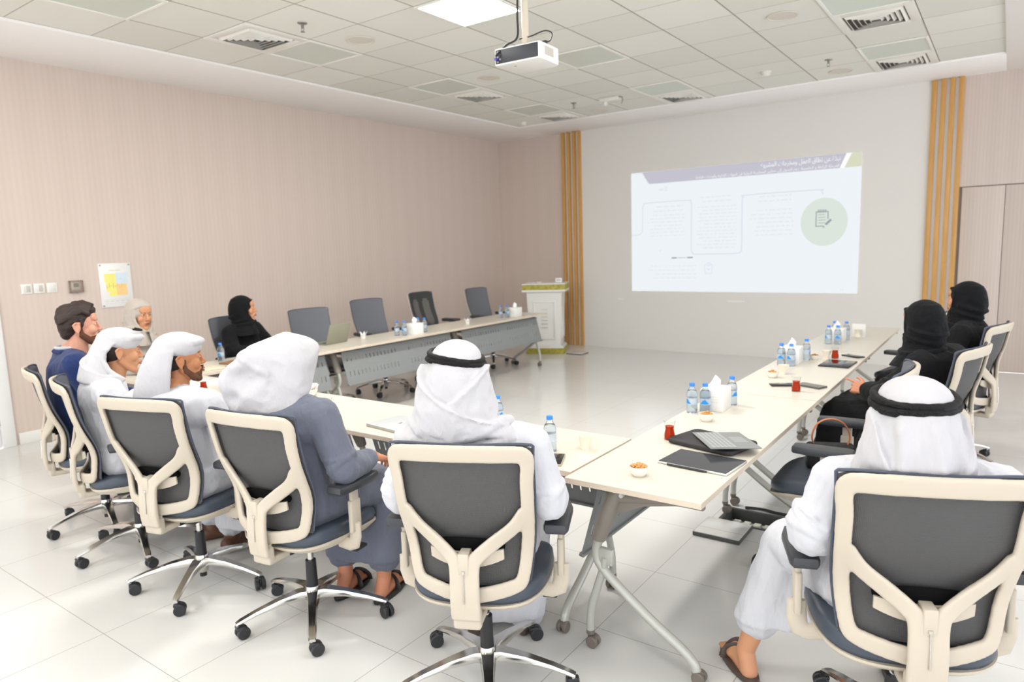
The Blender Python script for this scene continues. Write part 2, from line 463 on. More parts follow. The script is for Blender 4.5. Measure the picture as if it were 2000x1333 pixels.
# ------------------------------------------------------------------ flip-top conference tables
ZT = .725
def make_table():
    t_ = thing('conference_table', 'x', 'table', (0, 0, 0), 0, 'flip top conference tables')
    bm = B(); bx(bm, -.899, .899, -.277, .277, ZT-.024, ZT, .0015, 1)
    for f in bm.faces: f.material_index = 0 if f.normal.z > .5 else 1
    obj('tabletop', bm, [M_table, M_edge], t_)
    for s in (-1, 1):
        x = s*.83
        fr = B()
        # sleeve + arm under the top
        tube(fr, [(x, .075, .695), (x, .115, .60), (x, .155, .50), (x, .165, .475)], [.03, .031, .029, .027], 18, sx=1, sy=1.25)
        tube(fr, [(x, .12, .655), (x, .02, .668), (x, -.12, .685), (x, -.20, .69)], [.026, .022, .017, .012], 12)
        bx(fr, x-.022, x+.022, -.235, .16, ZT-.044, ZT-.0245, .006)
        bx(fr, x-.014, x+.014, -.265, -.20, ZT-.052, ZT-.03, .006)
        prism(fr, [(.10, .70), (-.235, .70), (-.262, .69), (-.25, .676), (-.16, .672), (-.03, .645), (.06, .60), (.11, .60)], -.012, .012, M=Matrix(((0, 0, 1, x), (1, 0, 0, 0), (0, 1, 0, 0), (0, 0, 0, 1))), bev=.004)
        fo = obj('leg_bracket', fr, M_tgrey, t_)
        b2 = B(); cyl(b2, (x-.035, .05, .68), (x+.035, .05, .68), .009, n=14); obj('pivot_bolt', b2, M_slot, fo)
        b2 = B(); tube(b2, spline([(x, .155, .50), (x, .175, .43), (x, .165, .37), (x, .09, .30), (x, -.06, .19), (x, -.18, .115), (x, -.225, .075), (x, -.236, .05), (x, -.236, .043)], 6), .0185, 16)
        obj('leg', b2, M_tube, t_)
        b2 = B(); tube(b2, spline([(x, .135, .40), (x, .15, .34), (x, .195, .20), (x, .208, .13), (x, .21, .06)], 6), .0165, 16)
        bx(b2, x-.012, x+.012, .10, .17, .37, .44, .008)
        obj('leg', b2, M_tube, t_)
        for y, zt, st in ((-.236, .043, s), (.21, .06, -s)):
            b2 = B()
            cyl(b2, (x, y, zt+.012), (x, y, zt-.005), .017, n=16)
            for d in (-.014, .014):
                bm3 = bmesh.new(); lathe(bm3, [(0, -.009), (.021, -.009), (.025, -.005), (.025, .005), (.021, .009), (0, .009)], 22)
                Mx = Matrix.Translation((x+d, y-.012, .0252)) @ Matrix.Rotation(PI/2, 4, 'Y')
                bmesh.ops.transform(bm3, matrix=Mx, verts=bm3.verts[:]); merge(b2, bm3)
            bx(b2, x-.006, x+.006, y-.03, y+.012, .022, .05, .004)
            obj('caster', b2, M_casterg, t_)
    b2 = B(); bx(b2, -.81, .81, .055, .095, ZT-.058, ZT-.026, .004); bx(b2, -.81, .81, -.19, -.165, ZT-.05, ZT-.03, .003)
    obj('cross_rail', b2, M_tgrey, t_)
    # slotted modesty panel hanging at the inner side
    A = Vector((0, .18, .668)); D = Vector((0, .268, .36)); d = (D-A).normalized(); n_ = Vector((0, -d.z, d.y))
    L = (D-A).length
    Mx = Matrix((Vector((1, 0, 0)), d, Vector((1, 0, 0)).cross(d))).transposed().to_4x4(); Mx.translation = A
    # slots are real openings: build the sheet as a grid with cells left out
    b2 = B()
    xs = [-.80]; slots = []
    k = -.76
    while k < .76:
        if abs(k) > .06: xs += [k, k+.009]; slots.append((k, k+.009))
        k += .05
    xs.append(.80)
    ys = [0, .05, .09, .185, .238, L]
    vg = [[b2.verts.new((x, y, 0)) for x in xs] for y in ys]
    for r in range(len(ys)-1):
        for c in range(len(xs)-1):
            if r in (1, 3) and any(abs(xs[c]-q[0]) < 1e-6 for q in slots): continue
            b2.faces.new((vg[r][c], vg[r][c+1], vg[r+1][c+1], vg[r+1][c]))
    thicken(b2, .003)
    bx(b2, -.80, .80, -.004, .012, -.012, .012, .003); bx(b2, -.80, .80, L-.012, L+.004, -.014, .01, .004)
    bmesh.ops.transform(b2, matrix=Mx, verts=b2.verts[:])
    obj('modesty_panel', b2, M_panel, t_)
    # perforated cable tray
    b2 = B(); bx(b2, -.79, .79, .10, .172, ZT-.075, ZT-.07); bx(b2, -.79, .79, .099, .102, ZT-.07, ZT-.026); bx(b2, -.79, .79, .170, .173, ZT-.07, ZT-.045)
    obj('cable_tray', b2, M_panel, t_)
    return t_
TB = make_table(); CH[TB.name] = children(TB)
TABS = [((4.995, .925, 0), PI/2, 'nearest table of the right row, its bare corner towards the camera'),
        ((4.995, 2.735, 0), PI/2, 'second table of the right row, with two phones and a tea glass'),
        ((4.995, 4.545, 0), PI/2, 'farthest table of the right row, near the oak battens'),
        ((2.005, .37, 0), 0, 'table in front of the white robed men, left of the closed laptop'),
        ((3.807, .37, 0), 0, 'table under the closed silver laptop and the single water bottle'),
        ((.745, 1.15, 0), -PI/2, 'near left row table with the open laptop and folders'),
        ((.745, 2.95, 0), -PI/2, 'middle left row table in front of the empty grey chairs'),
        ((.745, 4.75, 0), -PI/2, 'far left row table ending beside the white lectern')]
for i, (l, rz, s) in enumerate(TABS):
    o = TB if i == 0 else copy_tree(TB)
    o.location = l; o.rotation_euler.z = rz; o['label'] = s

# ------------------------------------------------------------------ task chair
HB_ = .56
def back(u, v, off=0.0):
    """point of the curved backrest; u across, v up from its foot, off = behind the mesh"""
    lum = .035*math.exp(-((v-.17)/.12)**2)
    y = -.215 - .19*v + lum + .85*u*u - off*.98
    return Vector((u, y, .475 + v*.975 - off*.15))
def half(v):     # half width of the frame by height
    return .2+.044*min(1, max(0, v/HB_))+.012*math.sin(min(1, max(0, v/.5))*PI)
def bar(bm, pts, th=.02):
    """flat strip with rounded section; pts (u, v, off, width)"""
    rings = []; k = len(pts)
    for i, (u, v, off, w_) in enumerate(pts):
        a = pts[max(i-1, 0)]; c = pts[min(i+1, k-1)]
        du, dv = c[0]-a[0], c[1]-a[1]; L = math.hypot(du, dv) or 1
        nu, nv = -dv/L, du/L
        ring = []
        for q in range(12):
            t = 2*PI*q/12; cc, ss = math.cos(t), math.sin(t)
            cc = math.copysign(abs(cc)**.5, cc); ss = math.copysign(abs(ss)**.5, ss)
            ring.append(back(u+nu*cc*w_/2, v+nv*cc*w_/2, off+.008+ss*th/2))
        rings.append(ring)
    loft(bm, rings)
def spl4(pts, n=6):
    P = [np.array(p, float) for p in pts]; Q = [2*P[0]-P[1]]+P+[2*P[-1]-P[-2]]; out = []
    for i in range(1, len(Q)-2):
        a, b_, c, d = Q[i-1:i+3]
        for k in range(n):
            t = k/n; out.append(tuple(.5*((2*b_)+(c-a)*t+(2*a-5*b_+4*c-d)*t*t+(-a+3*b_-3*c+d)*t**3)))
    out.append(tuple(P[-1])); return out
def make_chair():
    t_ = thing('task_chair', 'x', 'chair', (0, 0, 0), 0, 'task chairs around the tables')
    # five star base
    bm = B()
    for k in range(5):
        a = PI/2+.35+k*2*PI/5; d = Vector((math.cos(a), math.sin(a), 0)); p = Vector((-d.y, d.x, 0))
        rings = []
        for r, z, w_, h in ((.02, .115, .034, .04), (.06, .122, .03, .036), (.15, .115, .022, .026), (.25, .096, .018, .018), (.315, .078, .017, .014), (.335, .07, .014, .012)):
            c = d*r+Vector((0, 0, z))
            rings.append([c+p*(w_*x)+Vector((0, 0, h*y*.5)) for x, y in ((-.75, 1), (.75, 1), (1, -.2), (.85, -1), (-.85, -1), (-1, -.2))])
        loft(bm, rings)
        cyl(bm, d*.325+Vector((0, 0, .078)), d*.325+Vector((0, 0, .052)), .008, n=12)
    lathe(bm, [(0, .06), (.026, .06), (.033, .085), (.036, .13), (.03, .15), (0, .15)], 28)
    obj('star_base', bm, M_chrome, t_, 40)
    for k in range(5):
        a = PI/2+.35+k*2*PI/5; d = Vector((math.cos(a), math.sin(a), 0)); c = d*.325
        ra = a+1.1*(k+1)*(-1)**k
        bm = B()
        Mx = Matrix.Translation(c) @ Matrix.Rotation(ra, 4, 'Z')
        for s in (-1, 1):
            b3 = bmesh.new(); lathe(b3, [(0, -.009), (.024, -.009), (.0275, -.006), (.0275, .006), (.024, .009), (0, .009)], 24)
            bmesh.ops.transform(b3, matrix=Mx @ Matrix.Translation((.016, s*.0145, .0277)) @ Matrix.Rotation(PI/2, 4, 'X'), verts=b3.verts[:]); merge(bm, b3)
        bx(bm, -.006, .03, -.005, .005, .016, .05, .003, M=Mx)
        bx(bm, -.01, .022, -.022, .022, .044, .06, .006, M=Mx)
        obj('caster', bm, M_caster, t_)
    bm = B(); cyl(bm, (0, 0, .035), (0, 0, .10), .017, n=20); cyl(bm, (0, 0, .145), (0, 0, .27), .0255, .023, n=24)
    gl = obj('gas_lift', bm, M_black, t_)
    bm = B(); cyl(bm, (0, 0, .27), (0, 0, .375), .014, n=18); obj('piston', bm, M_chrome, gl)
    bm = B(); bx(bm, -.075, .075, -.10, .12, .345, .405, .012); bx(bm, -.05, .05, -.16, -.08, .36, .40, .01)
    mc = obj('tilt_mechanism', bm, M_black, t_)
    bm = B(); tube(bm, [(.06, .03, .375), (.16, .035, .375), (.225, .04, .367)], [.006, .006, .008], 10); bx(bm, .215, .27, .0, .075, .352, .366, .005); obj('lever', bm, M_black, mc)
    # seat: cushion on a cream shell
    def seat_rings(dz, gx, z0, z1, rounds):
        rr = []
        for fz, sc in rounds:
            ring = []
            for p in sring(0, .02, 0, .248*sc+gx, .238*sc+gx, 3.6, 56):
                y = p.y
                droop = -.035*max(0, (y-.10)/.17)**2 - .006*max(0, (-y-.12)/.1)
                ring.append(Vector((p.x*(1-.07*max(0, (-y)/.24)), y, z0+(z1-z0)*fz+droop*(.4+.6*fz)+.012*abs(p.x/.25)**2*fz)))
            rr.append(ring)
        return rr
    bm = B(); loft(bm, seat_rings(0, 0, .425, .487, [(0, .93), (.1, .975), (.4, 1), (.75, .99), (.93, .955), (1, .9), (1.0, .6), (.99, .2)]))
    obj('seat', bm, M_seat, t_, 60)
    bm = B(); loft(bm, seat_rings(0, .004, .40, .43, [(0, .6), (.1, .9), (.7, .985), (1, .99)]))
    obj('seat_shell', bm, M_cream, t_)
    # backrest mesh with dark piping
    bm = B(); nu, nv = 22, 26; G = []
    for j in range(nv+1):
        v = .02+(HB_-.030)*j/nv
        G.append([bm.verts.new(back(half(v)*.985*(2*i/nu-1), v-.02*abs(2*i/nu-1)**8*(1 if j > nv-2 else 0), -.004)) for i in range(nu+1)])
    for j in range(nv):
        for i in range(nu): bm.faces.new((G[j][i], G[j][i+1], G[j+1][i+1], G[j+1][i]))
    thicken(bm, .006)
    bk = obj('backrest', bm, [M_mesh, M_meshf], t_, 60)
    for f_ in bk.data.polygons:
        if f_.normal.y > .3: f_.material_index = 1
    bm = B()
    path = [(-half(v)*.985, v) for v in np.linspace(.03, HB_-.02, 12)]+[(half(HB_)*u, HB_-.006-.012*abs(u)**6) for u in np.linspace(-.96, .96, 16)]+[(half(v)*.985, v) for v in np.linspace(HB_-.02, .03, 12)]
    tube(bm, [back(u, v, -.006) for u, v in path], .0052, 8); obj('piping', bm, M_trimd, bk)
    # moulded frame: outer loop, Y arms and spine
    bm = B()
    T_ = HB_-.031
    right = [(0, T_+.003, .007, .062), (.10, T_+.001, .007, .062), (.19, T_-.005, .007, .060), (half(HB_)-.036, T_-.010, .007, .056), (half(HB_)-.026, T_-.022, .007, .05), (half(HB_)-.0235, T_-.05, .007, .045)]
    right += [(half(v)-.0235, v, .007, .043) for v in np.linspace(HB_-.14, .10, 7)]
    right += [(half(.05)-.0235, .062, .007, .044), (half(.03)-.032, .036, .008, .05), (half(.03)-.055, .024, .009, .054), (.12, .016, .012, .056), (.06, .008, .022, .056)]
    loop = right+[(0, .006, .03, .056)]+[(-u, v, o_, w_) for u, v, o_, w_ in right[:0:-1]]
    n_l = len(loop); fine = []
    for i in range(n_l):
        P4 = [np.array(loop[(i+k) % n_l], float) for k in (-1, 0, 1, 2)]
        for k in range(5):
            t = k/5; fine.append(tuple(.5*((2*P4[1])+(P4[2]-P4[0])*t+(2*P4[0]-5*P4[1]+4*P4[2]-P4[3])*t*t+(-P4[0]+3*P4[1]-3*P4[2]+P4[3])*t**3)))
    bar(bm, fine+[fine[0]], .021)
    for s in (-1, 1):
        bar(bm, spl4([(s*(half(.27)-.03), .315, .004, .044), (s*.165, .255, .010, .05), (s*.10, .205, .03, .052), (s*.048, .165, .052, .05), (s*.026, .13, .062, .054), (s*.0245, .02, .066, .054), (s*.0245, -.06, .066, .054)], 6), .024)
    # foot of the spine under the seat
    q = [back(0, -.05, .066), back(0, -.10, .063)]
    bx(bm, -.048, .048, q[1].y-.016, q[1].y+.02, .365, .44, .008)
    bx(bm, -.045, .045, q[1].y-.01, -.10, .362, .392, .008)
    me = remesh(bm, .0048, 5, [M_cream])
    fo = meshobj('back_frame', me, t_)
    bm = B(); a = back(0, .12, .084); c = back(0, .01, .088)
    tube(bm, [a, (a+c)/2, c], [.0045, .004, .0035], 10, sx=1, sy=.5); lathe(bm, [(0, 0), (.006, 0), (.006, .008), (0, .008)], 12, c=a-Vector((0, 0, .004)))
    obj('zip', bm, M_chrome, fo)
    # lumbar pad and its bracket
    bm = B(); rr = []
    for u in np.linspace(-.125, .125, 11):
        h = .034*math.sqrt(max(.05, 1-(u/.135)**2))
        rr.append([back(u, .175+h*math.sin(2*PI*k/12), .012+.012*math.cos(2*PI*k/12)) for k in range(12)])
    loft(bm, rr); lp = obj('lumbar_support', bm, M_blackf, t_, 60)
    bm = B(); rr = []
    for u in np.linspace(-.125, .125, 13):
        lo = .105+.03*(abs(u)/.125)**2; hi = .172-.012*(1-(u/.125)**2)
        rr.append([back(u, lo, .026), back(u, hi, .026), back(u, hi, .033), back(u, lo, .033)])
    loft(bm, rr); bx(bm, -.018, .018, a.y+.0, a.y+.055, .565, .64, .004)
    obj('lumbar_bracket', bm, M_cream, lp, 50)
    # armrests
    for s in (-1, 1):
        bm = B()
        tube(bm, [(s*.20, -.02, .40), (s*.255, -.02, .395), (s*.28, -.02, .405), (s*.29, -.02, .44), (s*.29, -.02, .50)], [.017, .018, .019, .019, .018], 14, sx=1.6, sy=.7, up=(0, 1, 0))
        bx(bm, s*.29-.011, s*.29+.011, -.048, .012, .46, .60, .006)
        bx(bm, s*.29-.0085, s*.29+.0085, -.04, .004, .58, .655, .004)
        ar = obj('armrest', bm, M_cream, t_, 45)
        bm = B(); pts = [(-.036, -.125), (.036, -.125), (.044, -.105), (.044, .07), (.03, .125), (-.03, .125), (-.044, .07), (-.044, -.105)]
        rings = []
        for z, sc in ((.652, .90), (.66, 1), (.676, 1), (.684, .93), (.686, .8)):
            rings.append([Vector((s*.285+x*sc*.98, -.005+y*(1-(1-sc)*.4), z)) for x, y in pts])
        loft(bm, rings); obj('armrest_pad', bm, M_armg, ar, 30)
    return t_
CHAIR = make_chair()
def grab(o):
    cs = children(o); CH[o.name] = cs
    for c in cs: grab(c)
grab(CHAIR)
# ------------------------------------------------------------------ chairs in place
def face(dx, dy): return math.atan2(dy, dx)-PI/2
CHAIRS = [
 ('mid', 4.575, -.32, face(-.42, .90), 1, 'cream framed chair in the middle foreground, back towards the camera'),
 ('grey', 3.62, -.37, face(-.14, .99), 1, 'cream framed chair of the man in the grey robe'),
 ('w3', 2.87, -.46, face(-.28, .96), 1, 'cream framed chair second from left in the near row, back towards the camera'),
 ('w2', 2.17, -.42, face(.34, .94), 1, 'leftmost near row chair seen side on, with a white robed man'),
 ('navy', 1.58, -.34, face(.30, .95), 1, 'cream framed chair of the man in the navy suit'),
 ('right', 5.87, .085, face(-.37, .93), 1, 'large cream framed chair at bottom right, cut by the picture edge'),
 ('c9', 5.46, 1.27, face(-1, -.02), 1.03, 'empty chair with a brown bag strap, behind the man at bottom right'),
 ('c7', 5.70, 2.34, face(-.97, .25), 1, 'chair of the nearer woman in black on the right'),
 ('c8', 5.80, 3.52, face(-.97, .25), 1, 'chair of the farther woman in black on the right'),
 ('c10', 5.48, 4.44, face(-.97, .2), 1, 'cream framed chair half hidden in front of the farther woman in black'),
 ('l1', .32, 1.60, -PI/2+.2, 1.04, 'grey backed chair of the woman in the black headscarf on the left'),
 ('l2', .32, 2.45, -PI/2-.12, 1.03, 'empty grey backed chair behind the open laptop'),
 ('l3', .27, 3.34, -PI/2-.05, 1.06, 'empty grey backed chair left of the middle tissue box'),
 ('l4', .3, 4.27, -PI/2+.1, 1.08, 'empty chair with an open black mesh back'),
 ('l5', .3, 5.38, -PI/2, 1.055, 'empty dark chair nearest the lectern'),
 ('w1', .36, .58, -PI/2+.4, 1.0, 'chair of the woman in the pale headscarf'),
]
CO = {}
for i, (k, x, y, rz, sz, s) in enumerate(CHAIRS):
    o = CHAIR if i == 0 else copy_tree(CHAIR)
    o.location = (x, y, 0); o.rotation_euler.z = rz; o.scale = (1, 1, sz); o['label'] = s
    CO[k] = o

def turn_base(k, ang):
    """swivel the star base so that one leg points along the world heading ang (degrees)"""
    o = CO[k]; cur = math.degrees(PI/2+.35+o.rotation_euler.z); d = (ang-cur+36) % 72-36
    for c in children(o):
        if c.name.split('.')[0] in ('star_base', 'caster'): c.rotation_euler.z = R(d)
for k, a in (('grey', -39.5), ('w3', -51.5), ('mid', -51), ('w2', -93), ('navy', -160), ('right', -80), ('c7', -35)): turn_base(k, a)

# the open black mesh chair: its own darker back with two see-through fields
for c in children(CO['l4']):
    if c.name.startswith('backrest'):
        c.data = c.data.copy(); M_bm = mat('black_mesh_back', (50, 51, 51), .6); c.data.materials[0] = M_bm; c.data.materials[1] = M_bm
        for u0, u1 in ((-.165, -.05), (.03, .165)):
            bm = B(); G = [[bm.verts.new(back(u0+(u1-u0)*i/6+(0 if 0 < i < 6 else 0), .14+.33*j/12, -.0115-.0015*math.sin(PI*i/6)*math.sin(PI*j/12))) for i in range(7)] for j in range(13)]
            for j in range(12):
                for i in range(6):
                    if (i, j) in ((0, 0), (5, 0), (0, 11), (5, 11)): continue
                    bm.faces.new((G[j][i], G[j][i+1], G[j+1][i+1], G[j+1][i]))
            obj('mesh_window', bm, mat('mesh_window_grey', (98, 94, 91), .7), c, 60)
# ------------------------------------------------------------------ projected slide: glowing layers in place of the projector's light on the wall
def emis(name, rgb, k=.31):
    M = mat(name, (36, 36, 38), .9, 0, .05); _, b = nt(M)
    b.inputs['Emission Color'].default_value = lin(rgb); b.inputs['Emission Strength'].default_value = k; return M
YS = YF-.0125
def flat(name, pts, m_, parent, d):
    """thin layer on the screen wall from (x, z) outline"""
    bm = B(); A = [bm.verts.new((x, YS-d, z)) for x, z in pts]; f = bm.faces.new(A)
    f.normal_update()
    if f.normal.y > 0: f.normal_flip()
    me = bpy.data.meshes.new(name); bm.to_mesh(me); bm.free(); me.materials.append(m_)
    return link(bpy.data.objects.new(name, me), parent)
def flats(name, polys, m_, parent, d):
    bm = B()
    for pts in polys:
        A = [bm.verts.new((x, YS-d, z)) for x, z in pts]; f = bm.faces.new(A); f.normal_update()
        if f.normal.y > 0: f.normal_flip()
    me = bpy.data.meshes.new(name); bm.to_mesh(me); bm.free(); me.materials.append(m_)
    return link(bpy.data.objects.new(name, me), parent)
def rect(x0, x1, z0, z1): return [(x0, z0), (x1, z0), (x1, z1), (x0, z1)]
def line(pts, w_):
    out = []
    for (a, b_), (c, d) in zip(pts, pts[1:]):
        L = math.hypot(c-a, d-b_); nx, nz = -(d-b_)/L*w_/2, (c-a)/L*w_/2; ex, ez = (c-a)/L*w_*.12, (d-b_)/L*w_*.12
        out.append([(a-ex+nx, b_-ez+nz), (c+ex+nx, d+ez+nz), (c+ex-nx, d+ez-nz), (a-ex-nx, b_-ez-nz)])
    return out
E_bg = emis('slide_light', (243, 248, 252)); E_band = emis('slide_lilac', (200, 198, 210)); E_green = emis('slide_green', (221, 224, 196))
E_circ = emis('slide_pale_green', (224, 234, 224)); E_line = emis('slide_line', (220, 227, 239)); E_dark = emis('slide_dark', (160, 163, 170))
E_txt = emis('slide_text', (231, 236, 243)); E_wht = emis('slide_white', (252, 253, 255), .335)
sl = thing('projected_slide', 'bright presentation slide projected on the far white wall', 'projection', (2.97, YS, 1.79), 0)
def P_(o): o.matrix_parent_inverse = sl.matrix_world.inverted(); return o
bpy.context.view_layer.update()
P_(flat('slide_background', rect(1.405, 4.555, .90, 2.670), E_bg, sl, .002))
hb = P_(flat('header_band', [(1.585, 2.6685), (1.68, 2.515), (1.70, 2.497), (1.72, 2.492), (4.335, 2.492), (4.41, 2.6685)], E_band, sl, .004))
P_(flat('corner_stripe', [(4.375, 2.6685), (4.435, 2.6685), (4.35, 2.492), (4.30, 2.492)], E_wht, sl, .0055))
P_(flat('corner_patch', [(4.438, 2.6685), (4.553, 2.6685), (4.553, 2.492), (4.356, 2.492)], E_green, sl, .005))
P_(flat('circle', [(4.13+.284*math.cos(t*PI/24), 1.825+.308*math.sin(t*PI/24)) for t in range(48)], E_circ, sl, .004))
pth = spline([(1.407, 0, 1.745), (1.50, 0, 1.747), (1.57, 0, 1.78), (1.588, 0, 1.86), (1.588, 0, 2.10), (1.61, 0, 2.19), (1.68, 0, 2.215), (2.28, 0, 2.218), (2.335, 0, 2.20), (2.352, 0, 2.13), (2.352, 0, 1.55), (2.37, 0, 1.47), (2.43, 0, 1.443), (2.99, 0, 1.443), (3.055, 0, 1.465), (3.077, 0, 1.53), (3.077, 0, 2.14), (3.095, 0, 2.21), (3.15, 0, 2.235), (4.04, 0, 2.238), (4.09, 0, 2.225), (4.112, 0, 2.18)], 4)
P_(flats('path_line', line([(p.x, p.z) for p in pth], .012), E_line, sl, .004))
def textlines(name, x0, x1, zs, seed, al='r', h=.016):
    rnd = random.Random(seed); out = []
    for z in zs:
        a = x0+(x1-x0)*rnd.uniform(0, .22); x = a
        while x < x1-.02:
            w_ = rnd.uniform(.03, .09); e = min(x+w_, x1); out.append(rect(x, e, z, z+h*rnd.uniform(.55, .9))); x = e+.02
    P_(flats(name, out, E_txt, sl, .004))
textlines('text_block', 3.29, 3.72, [2.19, 2.13], 1, h=.02); textlines('text_block', 3.15, 3.76, [2.01-.055*k for k in range(7)], 2)
textlines('text_block', 2.45, 2.94, [2.235, 2.175], 3, h=.02); textlines('text_block', 2.41, 3.01, [2.10-.048*k for k in range(13)], 4)
textlines('text_block', 1.76, 2.23, [2.14, 2.08], 5, h=.02); textlines('text_block', 1.65, 2.25, [2.02-.05*k for k in range(7)], 6)
textlines('text_block', 1.67, 2.43, [1.27-.058*k for k in range(4)], 7)
nt_ = [rect(4.03, 4.042, 1.765, 1.96), rect(4.173, 4.185, 1.86, 1.96), rect(4.03, 4.135, 1.765, 1.777), rect(4.03, 4.185, 1.95, 1.962)]
for k in range(4): nt_.append(rect(4.06, 4.15-.01*(k > 2), 1.81+.035*k, 1.817+.035*k))
nt_ += [rect(4.055+.022*k, 4.068+.022*k, 1.945, 1.985) for k in range(5)]+line([(4.155, 1.79), (4.215, 1.85)], .028)+[[(4.118, 1.745), (4.145, 1.757), (4.128, 1.772)]]
P_(flats('notepad_icon', nt_, E_dark, sl, .0055))
P_(flats('caption_bar', [rect(2.05, 2.13, 1.385, 1.404), rect(2.29, 2.375, 1.387, 1.406), rect(2.14, 2.28, 1.392, 1.398)], E_dark, sl, .004))
P_(flats('clipboard_icon', line([(2.56, 1.165), (2.655, 1.165), (2.665, 1.28), (2.61, 1.32), (2.55, 1.28), (2.56, 1.165)], .009)+line([(2.58, 1.24), (2.61, 1.215), (2.64, 1.24)], .008)+[rect(2.585, 2.64, 1.275, 1.285)], E_line, sl, .004))
P_(flats('logo_mark', line([(1.95, 2.38), (1.975, 2.38), (1.985, 2.41), (1.963, 2.44), (1.945, 2.41), (1.95, 2.38)], .007)+[rect(1.85, 1.92, 2.385, 2.392), rect(1.86, 1.92, 2.40, 2.407)], E_line, sl, .004))
P_(flats('page_dot', [[(1.871+.014*math.cos(t), 1.505+.014*math.sin(t)) for t in np.linspace(0, 6, 12)]]+[rect(4.35, 4.366, .938, .954), rect(4.375, 4.391, .938, .954)], E_txt, sl, .004))
# Arabic letters in their joined forms
AR = {'ا': 'ﺍﺎ', 'ب': 'ﺏﺐﺑﺒ', 'ة': 'ﺓﺔ', 'ت': 'ﺕﺖﺗﺘ', 'ج': 'ﺝﺞﺟﺠ', 'ح': 'ﺡﺢﺣﺤ', 'خ': 'ﺥﺦﺧﺨ', 'د': 'ﺩﺪ', 'ذ': 'ﺫﺬ', 'ر': 'ﺭﺮ', 'س': 'ﺱﺲﺳﺴ', 'ش': 'ﺵﺶﺷﺸ',
      'ط': 'ﻁﻂﻃﻄ', 'ع': 'ﻉﻊﻋﻌ', 'ف': 'ﻑﻒﻓﻔ', 'ق': 'ﻕﻖﻗﻘ', 'ل': 'ﻝﻞﻟﻠ', 'م': 'ﻡﻢﻣﻤ', 'ن': 'ﻥﻦﻧﻨ', 'ه': 'ﻩﻪﻫﻬ', 'و': 'ﻭﻮ', 'ي': 'ﻱﻲﻳﻴ', 'ى': 'ﻯﻰ', 'إ': 'ﺇﺈ', 'أ': 'ﺃﺄ'}
def shape_ar(s):
    out = ''
    for i, c in enumerate(s):
        if c not in AR: out += c; continue
        f = AR[c]; p = i > 0 and s[i-1] in AR and len(AR[s[i-1]]) == 4; n_ = len(f) == 4 and i+1 < len(s) and s[i+1] in AR
        out += f[3] if p and n_ else f[1] if p else f[2] if n_ else f[0]
    return out[::-1].replace('ﻉ', 'ع').replace('ﺓ', 'ة')
def text(name, s, size, x, z, m_, parent, d, width=None):
    cu = bpy.data.curves.new(name, 'FONT'); cu.body = s; cu.size = size; cu.align_x = 'LEFT'; cu.fill_mode = 'FRONT'
    o = bpy.data.objects.new('t', cu); COL.objects.link(o)
    dg = bpy.context.evaluated_depsgraph_get(); me = bpy.data.meshes.new_from_object(o.evaluated_get(dg)); bpy.data.objects.remove(o)
    xs = [v.co.x for v in me.vertices] or [0, 1]; x0, x1 = min(xs), max(xs); k = (width/(x1-x0)) if width else 1
    for v in me.vertices: v.co = Vector((x+(v.co.x-x0)*k, YS-d, z+v.co.y))
    me.name = name; me.materials.clear(); me.materials.append(m_)
    return link(bpy.data.objects.new(name, me), parent)
P_(text('title_text', shape_ar('نبذة عن نطاق العمل ومخرجات المشروع'), .085, 3.32, 2.588, E_wht, sl, .0065, .985))
P_(text('subtitle_text', shape_ar('المرحلة الرابعة و الخامسة: دعم التحول إلى معايير المحاسبة الدولية في الجهات الإدارية والوحدات التابعة'), .052, 2.415, 2.51, E_wht, sl, .0065, 1.88))
M_sp = emis('stray_light', (232, 236, 238), .2)
for a, c, z in ((1.17, 1.26, .773), (2.88, 3.13, .771)):
    o = tag(flat('wall_plate', rect(a, c, z-.012, z+.012), mat('plate_white', (232, 233, 232), .5), None, .003), 'small white plate on the screen wall, %s under the slide' % ('left' if a < 2 else 'centred'), 'wall plate')

# ------------------------------------------------------------------ projector
pj = thing('ceiling_projector', 'white ceiling projector with a black rear panel, hanging upside down', 'projector', (3.665, 1.42, 2.71), R(3))
M_pw = mat('projector_white', (232, 230, 226), .4); M_pd = mat('projector_panel', (50, 52, 58), .45)
bm = B(); prism(bm, [(-.155, -.125), (.155, -.125), (.16, -.10), (.16, .10), (.12, .13), (-.12, .13), (-.16, .10), (-.16, -.10)], 0, .098, bev=.008)
hs = obj('housing', bm, M_pw, pj)
bm = B(); bx(bm, -.147, .147, -.1275, -.122, .01, .09, .002); obj('rear_panel', bm, M_pd, pj)
bm = B()
for k in range(5): cyl(bm, (-.13+.016*(k % 2), -.13, .02+.014*k), (-.13+.016*(k % 2), -.124, .02+.014*k), .0055, n=10)
obj('socket', bm, M_steel, pj)
bm = B(); cyl(bm, (-.135, -.15, .035), (-.135, -.124, .035), .008, n=10); obj('plug', bm, mat('vga_blue', (60, 70, 170), .4), pj)
bm = B()
for k in range(9): bx(bm, .1585, .162, -.07+.012*k, -.064+.012*k, .03, .08)
obj('side_vent', bm, mat('vent_grey', (178, 172, 162), .6), pj)
bm = B(); lathe(bm, [(0, 0), (.034, 0), (.036, .018), (.028, .02), (.024, .006), (0, .008)], 24, M=Matrix.Translation((-.06, .128, .05)) @ Matrix.Rotation(-PI/2, 4, 'X')); obj('lens', bm, M_black, pj)
bm = B(); bx(bm, -.06, -.045, -.06, -.05, -.0015, .001); obj('indicator', bm, mat('amber_mark', (196, 120, 80), .5), pj)
bm = B(); cyl(bm, (-.01, 0, .15), (-.01, 0, ZC+.02-2.71), .021, n=18); bx(bm, -.03, .01, -.02, .02, .13, .16, .004); lathe(bm, [(0, .708), (.055, .708), (.055, .70), (0, .70)], 20, c=(-.01, 0, 0))
obj('pole', bm, M_cream, pj)
